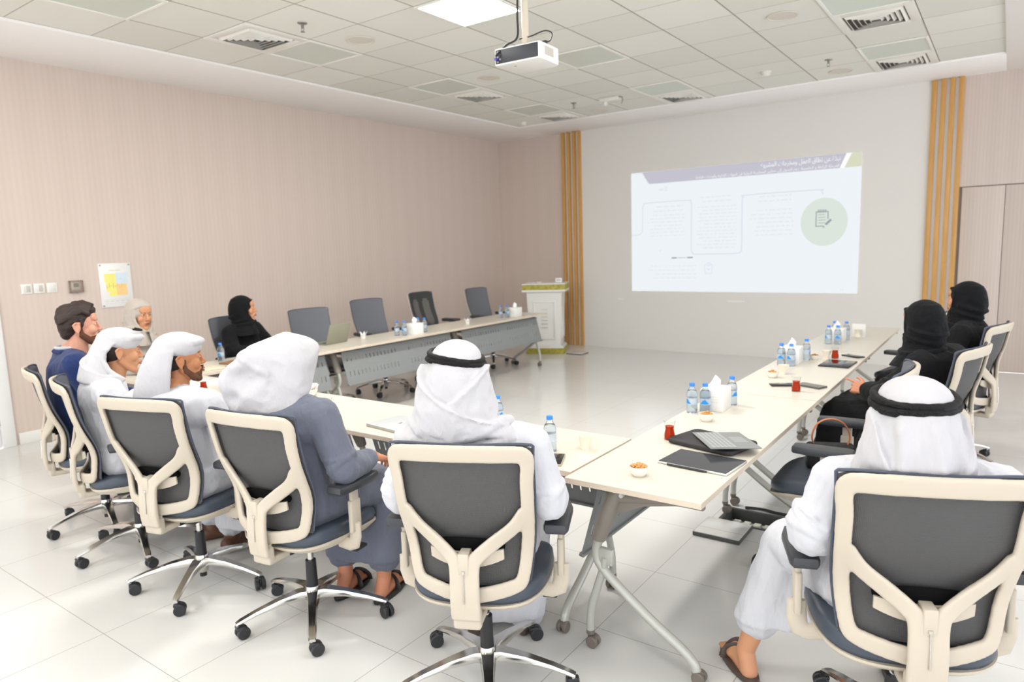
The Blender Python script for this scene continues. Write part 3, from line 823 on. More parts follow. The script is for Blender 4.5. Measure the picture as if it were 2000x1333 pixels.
bm = B(); bx(bm, -.09, .07, -.07, .07, .099, .105, .002); cyl(bm, (-.01, 0, .10), (-.01, 0, .14), .012)
for sx in (-1, 1): bx(bm, sx*.07-.012-.01, sx*.07+.012-.01, -.08, .08, .097, .112, .003)
obj('mount', bm, M_steel, pj)
bm = B(); tube(bm, spline([(-.03, -.03, .69), (-.035, -.03, .5), (-.045, -.03, .3), (-.05, -.03, .17), (-.09, -.09, .12), (-.13, -.15, .05)], 5), .0065, 8); obj('cable', bm, M_black, pj)
bm = B(); tube(bm, spline([(-.04, -.02, .16), (.03, .0, .17), (.11, .02, .19), (.155, .03, .17), (.14, .03, .13), (.11, .02, .125)], 5), .004, 8); bx(bm, .09, .125, .01, .03, .112, .134, .004); obj('power_cable', bm, M_black, pj)

# ------------------------------------------------------------------ lectern
lc = thing('lectern', 'white panelled lectern with gold green bands, in front of the oak battens', 'lectern', (.34, 6.72, 0), math.atan2(.24, .53))
M_gold = mat('gold_green_band', (172, 160, 66), .45, .15)
t, b = nt(M_gold); g, s = pos(t, True)
vv = N(t, 'ShaderNodeTexVoronoi'); vv.inputs['Scale'].default_value = 24; t.links.new(g, vv.inputs['Vector'])
t.links.new(mixc(t, vv.outputs['Distance'], lin((150, 140, 50)), lin((188, 176, 84))), b.inputs['Base Color'])
M_lw = mat('lectern_white', (232, 231, 226), .3)
def rbox(bm, a, b_, z0, z1, a2=None, b2=None, bev=.004):
    a2 = a2 or a; b2 = b2 or b_
    t2 = bmesh.new(); V = [t2.verts.new(p) for p in ((-a, -b_, z0), (a, -b_, z0), (a, b_, z0), (-a, b_, z0), (-a2, -b2, z1), (a2, -b2, z1), (a2, b2, z1), (-a2, b2, z1))]
    for q in ((3, 2, 1, 0), (4, 5, 6, 7), (0, 1, 5, 4), (1, 2, 6, 5), (2, 3, 7, 6), (3, 0, 4, 7)): t2.faces.new([V[k] for k in q])
    bmesh.ops.bevel(t2, geom=t2.edges[:], offset=bev, segments=2, affect='EDGES'); merge(bm, t2)
bm = B(); rbox(bm, .29, .235, .0, .085); obj('base_band', bm, M_gold, lc)
bm = B(); rbox(bm, .285, .23, .085, .105); rbox(bm, .275, .22, .105, .12); obj('plinth', bm, M_lw, lc)
bm = B(); rbox(bm, .235, .185, .12, .945, .27, .21); obj('body', bm, M_lw, lc)
bm = B()
for y in (-.195, ):
    for (a, c, z0, z1) in ((-.17, .17, .78, .80), (-.17, .17, .22, .24), (-.17, -.15, .24, .78), (.15, .17, .24, .78)): bx(bm, a, c, y-.022, y+.005, z0, z1, .004)
for (a, c, z0, z1) in ((-.12, .12, .77, .785), (-.12, .12, .23, .245), (-.12, -.105, .245, .77), (.105, .12, .245, .77)): bx(bm, .225, .262, a, c, z0, z1, .003)
obj('panel_moulding', bm, M_lw, lc)
bm = B()
for k in range(6): bx(bm, -.05, .05, -.213, -.19, .40+.055*k, .404+.055*k)
obj('engraved_text', bm, mat('engraving', (196, 194, 186), .5), lc)
bm = B(); rbox(bm, .33, .26, .945, .975); obj('cornice', bm, M_lw, lc)
bm = B(); rbox(bm, .325, .255, .975, 1.055); obj('top_band', bm, M_gold, lc)
bm = B(); rbox(bm, .33, .26, 1.055, 1.07); obj('reading_top', bm, M_lw, lc)
o = thing('name_stand', 'small white card stand on top of the lectern', 'card stand', (.50, 6.84, 1.071), R(24)); bm = B(); prism(bm, [(-.045, -.03), (.045, -.03), (.04, .03), (-.04, .03)], 0, .004); obj('foot', bm, M_lw, o)
bm = B(); bx(bm, -.05, .05, -.003, .003, 0, .062, .001, M=Matrix.Translation((0, -.005, .003)) @ Matrix.Rotation(R(-12), 4, 'X')); obj('card', bm, mat('card_white', (240, 240, 238), .5), o)
bm = B()
for k in range(3): bx(bm, -.03+.022*k, -.016+.022*k, -.0045, -.0032, .02, .04, M=Matrix.Translation((0, -.005, .003)) @ Matrix.Rotation(R(-12), 4, 'X'))
obj('print', bm, mat('card_print', (150, 150, 160), .5), o)
bm = B()
for k in range(3): bx(bm, -.14+.03*k*3, -.08+.09*k, -.02, .012, 0, .012+.004*k, .003)
tag(obj('conference_papers', bm, M_lw, None, loc=(.22, 6.62, 1.071)), 'pale papers lying on the left of the lectern top', 'papers')

# ------------------------------------------------------------------ wall fittings, left wall (x = XW)
M_sw = mat('switch_plate', (232, 230, 224), .35); M_sw2 = mat('switch_rocker', (222, 220, 214), .3)
for k, (y, s, n_) in enumerate(((.305, 'light switch nearest the white door', 2), (.405, 'middle of the three light switches on the striped wall', 2), (.51, 'single rocker light switch next to the thermostat', 1))):
    o = thing('light_switch', s, 'light switch', (XW, y, 1.392), PI/2, 'light switches by the door')
    bm = B(); bx(bm, -.044, .044, -.009, 0, -.044, .044, .003); obj('plate', bm, M_sw, o)
    for q in range(n_):
        bm = B(); w_ = .058/n_; x0 = -.029+q*w_; bx(bm, x0+.001, x0+w_-.001, -.013, -.008, -.029, .029, .002); obj('rocker', bm, M_sw2 if (q == 0 or n_ == 1) else mat('rocker_grey', (190, 188, 180), .3), o)
o = thing('thermostat', 'thermostat in a clear cover on the striped wall', 'thermostat', (XW, .71, 1.385), PI/2)
M_clear = mat('clear_plastic', (236, 228, 220), .08, 0, .5, Transmission_Weight=.9, IOR=1.2)
bm = B(); bx(bm, -.036, .036, -.02, 0, -.03, .045, .004); obj('housing', bm, M_sw, o)
bm = B(); bx(bm, -.022, .022, -.0215, -.019, -.002, .034); obj('display', bm, mat('lcd', (112, 122, 104), .3), o)
bm = B(); bx(bm, -.058, .058, -.032, -.029, -.052, .06, .001)
for a in ((-.058, -.055, -.032, 0, -.052, .06), (.055, .058, -.032, 0, -.052, .06), (-.058, .058, -.032, 0, .057, .06), (-.058, .058, -.032, 0, -.052, -.049)): bx(bm, *a)
obj('cover', bm, M_clear, o)
bm = B(); cyl(bm, (0, -.036, -.045), (0, -.03, -.045), .009); bx(bm, -.003, .003, -.036, -.03, -.062, -.045); obj('lock', bm, M_steel, o)
o = thing('floor_plan_board', 'white wall board with a yellow, orange and blue plan', 'notice board', (XW, 1.075, 1.38), PI/2)
bm = B(); bx(bm, -.152, .152, -.012, -.002, -.215, .215, .002); obj('board', bm, mat('board_white', (232, 231, 228), .3), o)
def patch(name, rects, rgb, dy=-.0125):
    bm = B()
    for x0, x1, z0, z1 in rects: bx(bm, x0, x1, dy-.001, dy+.0005, z0, z1)
    return obj(name, bm, mat(name+'_ink', rgb, .5), o)
patch('yellow_area', [(-.105, .0, .03, .115), (-.095, .0, -.06, .03), (-.07, .0, -.105, -.06)], (240, 232, 130))
patch('blue_area', [(.0, .11, .015, .12)], (208, 224, 236))
patch('orange_area', [(.0, .1, -.1, .012)], (246, 206, 140))
patch('heading', [(-.06, -.01, .143, .15), (.0, .055, .143, .15)], (206, 214, 140))
patch('legend', [(-.12+.05*k, -.085+.05*k, -.16, -.155) for k in range(5)]+[(-.12, .12, -.143, -.141), (-.12, .12, -.178, -.176)], (200, 200, 196))
patch('plan_lines', [(-.09+.02*k, -.086+.02*k, -.03+.01*(k % 3), .0+.02*(k % 2)) for k in range(9)]+[(.02, .06, .06, .062), (.03, .07, -.05, -.048)], (206, 190, 110), -.0137)
for sx in (-1, 1):
    for sz in (-1, 1):
        bm = B(); cyl(bm, (sx*.135, -.02, sz*.198), (sx*.135, 0, sz*.198), .007, n=12); obj('standoff', bm, M_steel, o)

# ------------------------------------------------------------------ open floor box and its lid
fb = thing('floor_box', 'open floor service box below the nearest right table', 'floor box', ((HB[0]+HB[2])/2, (HB[1]+HB[3])/2, 0))
hx, hy = (HB[2]-HB[0])/2, (HB[3]-HB[1])/2; M_fb = mat('floor_box_grey', (74, 76, 74), .5)
bm = B(); e = .022
for a in ((-hx, hx, -hy, -hy+e), (-hx, hx, hy-e, hy), (-hx, -hx+e, -hy+e, hy-e), (hx-e, hx, -hy+e, hy-e)): bx(bm, *a, -.09, .002, .001)
obj('rim', bm, M_fb, fb)
bm = B(); bx(bm, -hx+e, hx-e, -hy+e, hy-e, -.095, -.07); obj('tray', bm, mat('tray_galvanised', (150, 156, 140), .5), fb)
bm = B()
for k in range(5): bx(bm, -.14+.06*k, -.10+.06*k, .02, .07, -.07, -.045, .004)
obj('socket', bm, mat('socket_white', (206, 206, 196), .5), fb)
bm = B(); tube(bm, spline([(-.12, -.05, -.055), (-.05, -.07, -.05), (.03, -.03, -.05), (.12, -.06, -.05)], 5), .008, 8); tube(bm, spline([(-.1, .0, -.055), (0, -.02, -.05), (.1, .01, -.05)], 5), .006, 8); obj('cable', bm, mat('cable_green', (110, 150, 110), .5), fb)
bm = B(); tube(bm, spline([(-.1, .045, .006), (0, .05, .012), (.08, .045, .008), (.17, .05, .006)], 6), .009, 8)
tag(obj('power_cord', bm, M_black, None, loc=(4.97, 1.83, .002)), 'short black cord lying along the rim of the open floor box', 'cord')
bm = B(); bx(bm, -.13, .13, -.125, .125, .001, .022, .002, mi=1); bx(bm, -.126, .126, -.121, .121, .0215, .026, .001, mi=0)
o = tag(obj('lifted_floor_tile', bm, [M_floor, M_fb], None, loc=(4.87, 1.465, .001)), 'tiled lid lying on the floor beside the open floor box', 'lid'); o.rotation_euler.z = R(0)
bm = B(); bx(bm, -.13, .13, -.115, .115, .001, .012, .002, mi=1); bx(bm, -.122, .122, -.107, .107, .0115, .014, .001, mi=0)
o = tag(obj('floor_hatch', bm, [M_floor, M_fb], None, loc=(.87, 6.74, .001)), 'closed floor box lid with a dark rim near the lectern', 'lid')
# ------------------------------------------------------------------ things on the tables
M_pet = mat('clear_bottle', (236, 242, 248), .05, 0, .5, Transmission_Weight=.93, IOR=1.16)
M_cap = mat('blue_cap', (52, 134, 232), .4); M_lab = mat('label_clear_white', (226, 236, 244), .4, Alpha=.55); M_labb = mat('label_blue', (28, 140, 216), .4)
M_water = mat('water', (226, 236, 244), .02, 0, .5, Transmission_Weight=.95, IOR=1.2)
def make_bottle():
    o = thing('water_bottle', 'x', 'bottle', (0, 0, 0), 0, 'small water bottles with blue caps')
    prof = [(0, .004), (.018, .002), (.0265, 0), (.0285, .006), (.0285, .03), (.0272, .034), (.0285, .038), (.0285, .044), (.0275, .047), (.0275, .082), (.0285, .086), (.0282, .10), (.024, .117), (.017, .128), (.0125, .134), (.0125, .142), (.014, .143), (.014, .146), (.0115, .147)]
    bm = B(); lathe(bm, prof, 28); obj('body', bm, M_pet, o, 50)
    bm = B(); lathe(bm, [(0, .006), (.025, .003), (.0265, .01), (.026, .10), (.020, .118), (0, .118)], 24); obj('water', bm, M_water, o, 50)
    bm = B(); lathe(bm, [(.0125, .142), (.0142, .142), (.0144, .156), (.013, .159), (0, .159)], 24); obj('cap', bm, M_cap, o)
    bm = B(); n = 28; rows = [.048, .081]
    V = [[bm.verts.new((.0279*math.cos(2*PI*k/n), .0279*math.sin(2*PI*k/n), z)) for k in range(n)] for z in rows]
    for k in range(n): bm.faces.new((V[0][k], V[0][(k+1) % n], V[1][(k+1) % n], V[1][k]))
    lb = obj('label', bm, M_lab, o, 60)
    bm = B(); n = 48                                   # blue mountain print, twice around
    pk = [.006, .009, .016, .022, .018, .024, .026, .02, .016, .011, .007, .004]
    lo, hi = [], []
    for k in range(n+1):
        t = 2*PI*k/n; q = k % 24; h = pk[q] if q < 12 else 0.002
        lo.append(bm.verts.new((.0283*math.cos(t), .0283*math.sin(t), .051 if q < 12 else .0535))); hi.append(bm.verts.new((.0283*math.cos(t), .0283*math.sin(t), .052+h)))
    for k in range(n): bm.faces.new((lo[k], lo[k+1], hi[k+1], hi[k]))
    obj('mountain_print', bm, M_labb, lb, 60)
    bm = B()
    for z in (.083, .0865, .09):
        for a in np.linspace(-1.9, -1.2, 8):
            bx(bm, -.0012, .0012, -.0002, .0002, 0, .0018, M=Matrix.Translation((.0287*math.cos(a), .0287*math.sin(a), z)) @ Matrix.Rotation(a+PI/2, 4, 'Z'))
    obj('small_print', bm, mat('print_grey', (110, 120, 130), .5), lb)
    return o
BOT = make_bottle(); grab(BOT)
for i, (x, y, rz, s) in enumerate([
    (4.48, .30, .3, 'single water bottle beside the phone on the middle table'), (4.02, .53, 2.2, 'water bottle half hidden beside the head of the man with the black head cord'),
    (4.765, 1.26, .2, 'left water bottle in front of the nearest right tissue box'), (4.83, 1.28, 1.1, 'right water bottle in front of the nearest right tissue box'), (4.89, 1.53, 2, 'water bottle behind the nearest right tissue box'),
    (4.805, 2.89, .9, 'left water bottle in front of the middle right tissue box'), (4.875, 2.88, .4, 'right water bottle in front of the middle right tissue box'), (4.91, 3.18, 2.5, 'water bottle behind the middle right tissue box'),
    (4.885, 4.09, 0, 'left front water bottle of the farthest right cluster'), (4.955, 4.10, 1, 'right front water bottle of the farthest right cluster'), (4.87, 4.42, 2, 'left rear water bottle of the farthest right cluster'), (4.965, 4.43, 3, 'right rear water bottle of the farthest right cluster'),
    (.57, 1.13, 1.2, 'water bottle in front of the woman in the black headscarf on the left'),
    (.80, 3.04, .3, 'left water bottle beside the middle left tissue box'), (.86, 3.09, .9, 'right water bottle beside the middle left tissue box'), (.80, 3.37, 2, 'left water bottle behind the middle left tissue box'), (.87, 3.40, 3, 'right water bottle behind the middle left tissue box'),
    (.78, 4.94, .3, 'left water bottle beside the far left tissue box'), (.84, 5.0, 1, 'right water bottle beside the far left tissue box')]):
    o = BOT if i == 0 else copy_tree(BOT)
    o.location = (x, y, ZT); o.rotation_euler.z = rz; o['label'] = s
# tissue boxes
M_card = mat('tissue_card', (238, 237, 233), .6); M_tis = mat('tissue_paper', (244, 244, 243), .85, 0, .1)
def make_tissue():
    o = thing('tissue_box', 'x', 'tissue box', (0, 0, 0), 0, 'white tissue boxes on the tables')
    bm = B(); bx(bm, -.062, .062, -.075, .075, 0, .118, .003); obj('box', bm, M_card, o)
    bm = B(); rr = []
    for z, a, b_, tw in ((.117, .022, .012, 0), (.135, .026, .014, .4), (.155, .024, .010, .9), (.172, .016, .007, 1.3), (.182, .006, .003, 1.6)):
        rr.append([Vector((p.x*(1+.25*math.sin(5*k/16*2*PI)), p.y*(1+.35*math.cos(7*k/16*2*PI)), z+.004*math.sin(k*1.3))) for k, p in enumerate(sring(.004*math.sin(z*90), 0, 0, a, b_, 2, 16, tw))])
    loft(bm, rr); obj('tissue', bm, M_tis, o, 60)
    bm = B()
    for k in range(3): bx(bm, -.035, .035, -.0757, -.0748, .05+.014*k, .053+.014*k)
    obj('faint_print', bm, mat('faint_print', (222, 218, 208), .6), o)
    return o
TI = make_tissue(); grab(TI)
for i, (x, y, rz, s) in enumerate([(4.845, 1.40, .05, 'nearest right row tissue box, behind two water bottles'), (4.845, 3.03, .03, 'middle right row tissue box with a tall tissue'), (4.92, 4.26, 0, 'farthest right row tissue box behind two bottles'),
    (3.86, .57, PI/2, 'tissue box mostly hidden behind the man with the black head cord'), (.88, 3.23, 0, 'tissue box in the middle of the left row between bottles'), (.86, 5.15, 0, 'tissue box at the far end of the left row'), (.72, 1.60, .2, 'tissue box in front of the woman in the black headscarf on the left')]):
    o = TI if i == 0 else copy_tree(TI)
    o.location = (x, y, ZT); o.rotation_euler.z = rz; o['label'] = s
# tea glasses
M_glass = mat('tea_glass', (246, 248, 248), .02, 0, .5, Transmission_Weight=1, IOR=1.12)
M_tea = mat('red_tea', (214, 60, 14), .05, 0, .5, Transmission_Weight=.35, IOR=1.3)
def make_tea():
    o = thing('tea_glass', 'x', 'tea glass', (0, 0, 0), 0, 'small tulip glasses of red tea')
    pr = [(.0235, .0), (.0255, .004), (.0265, .018), (.0235, .036), (.0205, .052), (.0225, .07), (.0275, .088)]
    bm = B(); lathe(bm, [(0, .0)]+pr+[(r-.0016, z) for r, z in pr[::-1][:-1]]+[(0, .005)], 28); obj('glass', bm, M_glass, o, 60)
    bm = B(); lathe(bm, [(0, .0055), (.0225, .006), (.0243, .018), (.0213, .036), (.0184, .052), (.0200, .064), (0, .064)], 28); obj('tea', bm, M_tea, o, 60)
    return o
TE = make_tea(); grab(TE)
for i, (x, y, s) in enumerate([(4.865, .72, 'red tea glass beside the black laptop sleeve'), (5.11, 2.03, 'red tea glass beside the two phones on the right row'), (5.08, 3.33, 'farthest red tea glass, behind the black tablet'),
    (2.99, .29, 'red tea glass in front of the man in grey'), (1.70, .30, 'red tea glass near the face of the bearded man in white')]):
    o = TE if i == 0 else copy_tree(TE)
    o.location = (x, y, ZT); o['label'] = s
# nut bowls
M_bowl = mat('white_porcelain', (240, 236, 226), .25); M_nut = mat('roasted_nuts', (206, 150, 84), .5)
def make_bowl(seed, nn):
    o = thing('snack_bowl', 'x', 'bowl', (0, 0, 0), 0, 'small white snack bowls')
    bm = B(); lathe(bm, [(0, 0), (.023, 0), (.026, .004), (.034, .016), (.038, .03), (.0395, .040), (.037, .040), (.034, .028), (.028, .012), (0, .008)], 32); obj('bowl', bm, M_bowl, o, 60)
    rnd = random.Random(seed); bm = B()
    for k in range(nn):
        a = rnd.uniform(0, 2*PI); r = .028*math.sqrt(rnd.random()); z = .030+.016*(1-(r/.03)**2)+rnd.uniform(-.004, .004)
        Mx = Matrix.Translation((r*math.cos(a), r*math.sin(a), z)) @ Matrix.Rotation(rnd.uniform(0, 6), 4, 'Z') @ Matrix.Rotation(rnd.uniform(-.7, .7), 4, 'Y')
        b3 = bmesh.new(); bmesh.ops.create_icosphere(b3, subdivisions=2, radius=1)
        for v in b3.verts: v.co = Vector((v.co.x*.0085, v.co.y*.0052+.0025*(v.co.x*v.co.x), v.co.z*.0048))
        bmesh.ops.transform(b3, matrix=Mx, verts=b3.verts[:]); merge(bm, b3)
    tag(obj('nuts', bm, M_nut, o), kind='stuff'); return o
for i, (x, y, sc, s) in enumerate([(4.96, .19, 1, 'small white bowl of nuts on the bare corner of the nearest right table'), (4.895, 1.12, 1, 'small white bowl of nuts in front of the nearest right bottles'), (4.875, 2.40, 1, 'white bowl of nuts left of the two phones'), (4.96, 3.22, .9, 'small pale bowl behind the middle right tissue box'), (2.50, .56, 1.1, 'white snack bowl with napkins in front of the man in grey')]):
    o = make_bowl(i, 46 if i < 2 else 30); o.location = (x, y, ZT); o.scale = (sc,)*3; o['label'] = s
    if i == 4:
        bm = B()
        for k in range(3): bx(bm, -.001, .001, -.03, .03, .03, .075, M=Matrix.Rotation(k*1.1, 4, 'Z') @ Matrix.Rotation(.5, 4, 'Y'))
        obj('napkin', bm, M_tis, o)
# paper cups
M_cup = mat('paper_cup', (240, 233, 216), .6)
def make_cup():
    o = thing('paper_cup', 'x', 'cup', (0, 0, 0), 0, 'pale paper cups'); bm = B(); lathe(bm, [(0, .003), (.021, 0), (.028, .06), (.0295, .062), (.0275, .062), (.02, .006), (0, .006)], 26); obj('cup', bm, M_cup, o, 50)
    bm = B(); tube(bm, [(.026, 0, .05), (.045, 0, .058), (.044, 0, .052), (.025, 0, .028)], .0025, 8, sy=3); obj('handle', bm, M_cup, o); return o
CU = make_cup(); grab(CU)
for i, (x, y, s) in enumerate([(4.60, .40, 'pale paper cup between the single water bottle and the right row'), (4.90, 2.55, 'pale paper cup in front of the middle right water bottles'), (5.02, 3.30, 'pale paper cup left of the farthest tea glass')]):
    o = CU if i == 0 else copy_tree(CU); o.location = (x, y, ZT); o['label'] = s; o.rotation_euler.z = .8
# napkin bowls on the left row and by the far right end
def napkin_bowl(x, y, s):
    o = thing('napkin_bowl', s, 'bowl', (x, y, ZT), 0, 'white bowls with standing napkins')
    bm = B(); lathe(bm, [(0, 0), (.022, 0), (.024, .01), (.03, .03), (.033, .034), (.03, .034), (0, .02)], 24); obj('bowl', bm, M_bowl, o)
    bm = B()
    for k in range(6):
        a = k*PI/3; c, s_ = math.cos(a), math.sin(a)
        q = [Vector(p) for p in ((c*.01-s_*.015, s_*.01+c*.015, .02), (c*.01+s_*.015, s_*.01-c*.015, .02), (c*.05, s_*.05, .072))]
        A = [bm.verts.new(p) for p in q]; D = [bm.verts.new(p+Vector((0, 0, .002))) for p in q]; bm.faces.new(A); bm.faces.new(D[::-1])
        for z in range(3): bm.faces.new((A[z], D[z], D[(z+1) % 3], A[(z+1) % 3]))
    obj('napkin', bm, M_tis, o)
napkin_bowl(.60, 2.74, 'white bowl of napkins on the left row beside the open laptop'); napkin_bowl(.82, 4.21, 'white bowl of napkins on the left row before the dark chair')
o = thing('glass_cup', 'small clear waisted cup on a white holder beyond the farthest right bottles', 'cup', (5.03, 4.60, ZT)); bm = B(); lathe(bm, [(0, 0), (.026, 0), (.03, .004), (.02, .03), (.022, .05), (.033, .075), (.031, .075), (.02, .05), (0, .02)], 24); obj('cup', bm, M_cup, o, 60)
bm = B(); bx(bm, -.055, .055, .05, .054, 0, .115, .002); bx(bm, -.055, .055, .03, .075, 0, .004); obj('holder', bm, M_card, o)
# closed silver laptop
o = thing('closed_laptop', 'closed silver laptop on the middle table', 'laptop', (3.575, .285, ZT), R(-7)); M_sil = mat('silver_lid', (206, 210, 212), .35, .25)
bm = B(); bx(bm, -.155, .155, -.112, .112, .001, .010, .003); obj('base', bm, mat('laptop_edge', (190, 188, 176), .4, .3), o)
bm = B(); bx(bm, -.155, .155, -.112, .112, .0105, .0155, .0022); ld = obj('lid', bm, M_sil, o)
bm = B()
for a in (-1, 1):
    for c in (-1, 1): bx(bm, a*.0065-.0055, a*.0065+.0055, c*.0065-.0055, c*.0065+.0055, .0154, .0158)
obj('logo', bm, mat('logo_grey', (112, 114, 118), .3, .3), ld)
# open laptops
def open_laptop(loc, rz, s, m_, tilt=20):
    o = thing('open_laptop', s, 'laptop', loc, rz); bm = B(); bx(bm, -.15, .15, -.21, 0, .001, .012, .003); obj('base', bm, m_, o)
    bm = B(); bx(bm, -.15, .15, -.003, .003, 0, .205, .002, M=Matrix.Translation((0, .004, .012)) @ Matrix.Rotation(R(-tilt), 4, 'X')); sc = obj('screen', bm, m_, o)
    bm = B(); bx(bm, -.14, .14, -.004, -.0028, .012, .196, M=Matrix.Translation((0, .004, .012)) @ Matrix.Rotation(R(-tilt), 4, 'X')); obj('display', bm, mat('display_dark', (30, 32, 38), .1), sc)
    bm = B()
    for r_ in range(5):
        for c in range(14): bx(bm, -.135+.0195*c, -.118+.0195*c, -.105+.018*r_, -.09+.018*r_, .012, .0135)
    obj('keyboard', bm, mat('keys_grey', (70, 72, 74), .5), o)
open_laptop((.66, 2.33, ZT), -PI/2+.1, 'open olive grey laptop on the left row, its lid seen from behind', mat('olive_grey_lid', (152, 152, 134), .4, .2))
open_laptop((1.0, .42, ZT), -PI/2-.35, 'dark grey open laptop in front of the woman in the pale headscarf', mat('dark_grey_lid', (84, 90, 98), .4, .2))
# sleeve, keyboard cover, tablets
bm = B(); prism(bm, [(-.165+.03*(1-math.cos(t)) if 0 else x, y) for x, y in [(.165-.03+.03*math.cos(t*PI/10), .118-.03+.03*math.sin(t*PI/10)) for t in range(6)]+[(-.135+.03*math.cos(t*PI/10), .088+.03*math.sin(t*PI/10)) for t in range(5, 11)]+[(-.135+.03*math.cos(t*PI/10), -.088+.03*math.sin(t*PI/10)) for t in range(10, 16)]+[(.135+.03*math.cos(t*PI/10), -.088+.03*math.sin(t*PI/10)) for t in range(15, 21)] for t in (0,)], 0.001, .024, bev=.009)
o = tag(obj('laptop_sleeve', bm, mat('black_sleeve', (42, 39, 40), .65), None, 50, (5.06, .735, ZT)), 'black zipped laptop sleeve under the grey keyboard cover', 'laptop sleeve'); o.rotation_euler.z = R(-14)
o = thing('keyboard_cover', 'grey detachable keyboard lying tilted on the black sleeve', 'keyboard', (5.125, .72, ZT+.030), 0)
KM = Matrix(((.81, .59, 0), (-.59, .81, 0), (0, 0, 1))).transposed()
# corners measured: long side runs away from the camera
bm = B(); bx(bm, -.145, .145, -.108, .108, 0, .0045, .0015); kb = obj('cover', bm, mat('grey_fabric_cover', (134, 135, 134), .7), o)
bm = B()
for r_ in range(6):
    for c in range(14): bx(bm, -.134+.0193*c, -.117+.0193*c, -.008+.0175*r_, .0075+.0175*r_, .0046, .0062, .0008, 1)
obj('key', bm, mat('key_grey', (158, 160, 160), .5), o)['kind'] = 'stuff'
bm = B(); bx(bm, -.05, .05, -.085, -.025, .0046, .0052); obj('trackpad', bm, mat('trackpad_grey', (146, 148, 148), .35), o)
o.rotation_euler = (R(1.5), R(2), R(126))
bm = B(); bx(bm, -.148, .148, -.104, .104, .001, .0095, .002)
o = thing('tablet_computer', 'large black tablet with silver edges at the near corner table', 'tablet', (5.115, .46, ZT), R(-5)); obj('body', bm, mat('tablet_silver', (214, 214, 208), .3, .4), o)
bm = B(); bx(bm, -.1455, .1455, -.1015, .1015, .0092, .0102); obj('screen', bm, mat('tablet_glass', (62, 64, 68), .12), o)
bm = B(); tube(bm, [(-.10, -.109, .006), (.055, -.109, .006), (.07, -.109, .006)], [.005, .005, .003], 10, sy=.9); obj('stylus', bm, mat('stylus_black', (52, 52, 56), .4), o)
def slab(name, cat, lab, x, y, rz, w_, l_, h, body, glass):
    o = thing(name, lab, cat, (x, y, ZT), rz); bm = B(); bx(bm, -w_/2, w_/2, -l_/2, l_/2, .0008, h, min(.003, h*.4)); obj('body', bm, body, o)
    bm = B(); bx(bm, -w_/2+.003, w_/2-.003, -l_/2+.003, l_/2-.003, h-.0003, h+.0006, .0002); obj('screen', bm, glass, o); return o
M_scr = mat('black_glass', (22, 24, 30), .06); M_gph = mat('gold_phone_edge', (190, 176, 148), .3, .5)
slab('mobile_phone', 'phone', 'black screened phone with a gold edge at the middle table edge', 4.575, .185, R(24), .074, .15, .009, M_gph, M_scr)
slab('mobile_phone', 'phone', 'black phone left of the tea glass on the second right table', 5.00, 2.17, R(-62), .075, .15, .009, M_black, M_scr)
slab('mobile_phone', 'phone', 'grey backed phone right of the tea glass on the second right table', 5.155, 2.21, R(68), .082, .165, .011, mat('phone_grey', (92, 90, 86), .4), mat('phone_back_grey', (120, 118, 112), .35))
slab('mobile_phone', 'phone', 'black phone beyond the black tablet on the right row', 5.18, 3.47, R(55), .075, .155, .009, M_black, M_scr)
slab('tablet_computer', 'tablet', 'small black tablet reflecting the farthest tea glass', 5.145, 3.08, R(-2), .20, .29, .009, M_black, M_scr)
# papers, folder on the near left table
M_fold = mat('brown_leather', (146, 112, 72), .5)
bm = B(); bx(bm, -.11, .11, -.15, .15, .001, .014, .003); o = tag(obj('leather_folder', bm, M_fold, None, loc=(.80, 1.18, ZT)), 'brown leather folder lying beside the left water bottle', 'folder'); o.rotation_euler.z = .15
bm = B(); bx(bm, -.10, .10, -.14, .14, .001, .010, .002); o = tag(obj('note_pad', bm, mat('cream_paper', (226, 216, 190), .6), None, loc=(.85, .80, ZT)), 'cream notepad on the near left table in front of the brown folder', 'notepad'); o.rotation_euler.z = -.1
bm = B(); bx(bm, -.08, .08, -.015, .015, .001, .010, .003); o = tag(obj('pen_case', bm, M_black, None, loc=(.98, 1.0, ZT)), 'black pen case at the edge of the near left table', 'pen case'); o.rotation_euler.z = .9
for k, (x, y, rz) in enumerate(((1.25, .42, .3), (1.45, .5, -.2))):
    bm = B(); bx(bm, -.105, .105, -.148, .148, .0006, .0035+.001*k)
    o = tag(obj('paper_sheets', bm, mat('white_paper', (240, 240, 236), .6), None, loc=(x, y, ZT)), ('loose white papers beside the dark grey laptop' if k == 0 else 'loose white papers left of the tea glass of the bearded man in white'), 'papers'); o.rotation_euler.z = rz
# ------------------------------------------------------------------ people
V3 = Vector
def ell(bm, c, r, M=None, sub=3):
    b2 = bmesh.new(); bmesh.ops.create_icosphere(b2, subdivisions=sub, radius=1)
    for v in b2.verts: v.co = V3((v.co.x*r[0], v.co.y*r[1], v.co.z*r[2]))+V3(c)
    if M is not None: bmesh.ops.transform(b2, matrix=M, verts=b2.verts[:])
    merge(bm, b2)
def cap(bm, a, b_, ra, rb=None, M=None, flat=1):
    """tapered limb between two joints"""
    rb = ra if rb is None else rb; b2 = bmesh.new(); a, b_ = V3(a), V3(b_)
    tube(b2, [a, b_], [ra, rb], 16)
    for c, r in ((a, ra), (b_, rb)):
        b3 = bmesh.new(); bmesh.ops.create_icosphere(b3, subdivisions=2, radius=r)
        for v in b3.verts: v.co += c
        merge(b2, b3)
    if M is not None: bmesh.ops.transform(b2, matrix=M, verts=b2.verts[:])
    merge(bm, b2)
def chain(bm, pts, rs, M=None):
    for i in range(len(pts)-1): cap(bm, pts[i], pts[i+1], rs[i], rs[i+1], M)
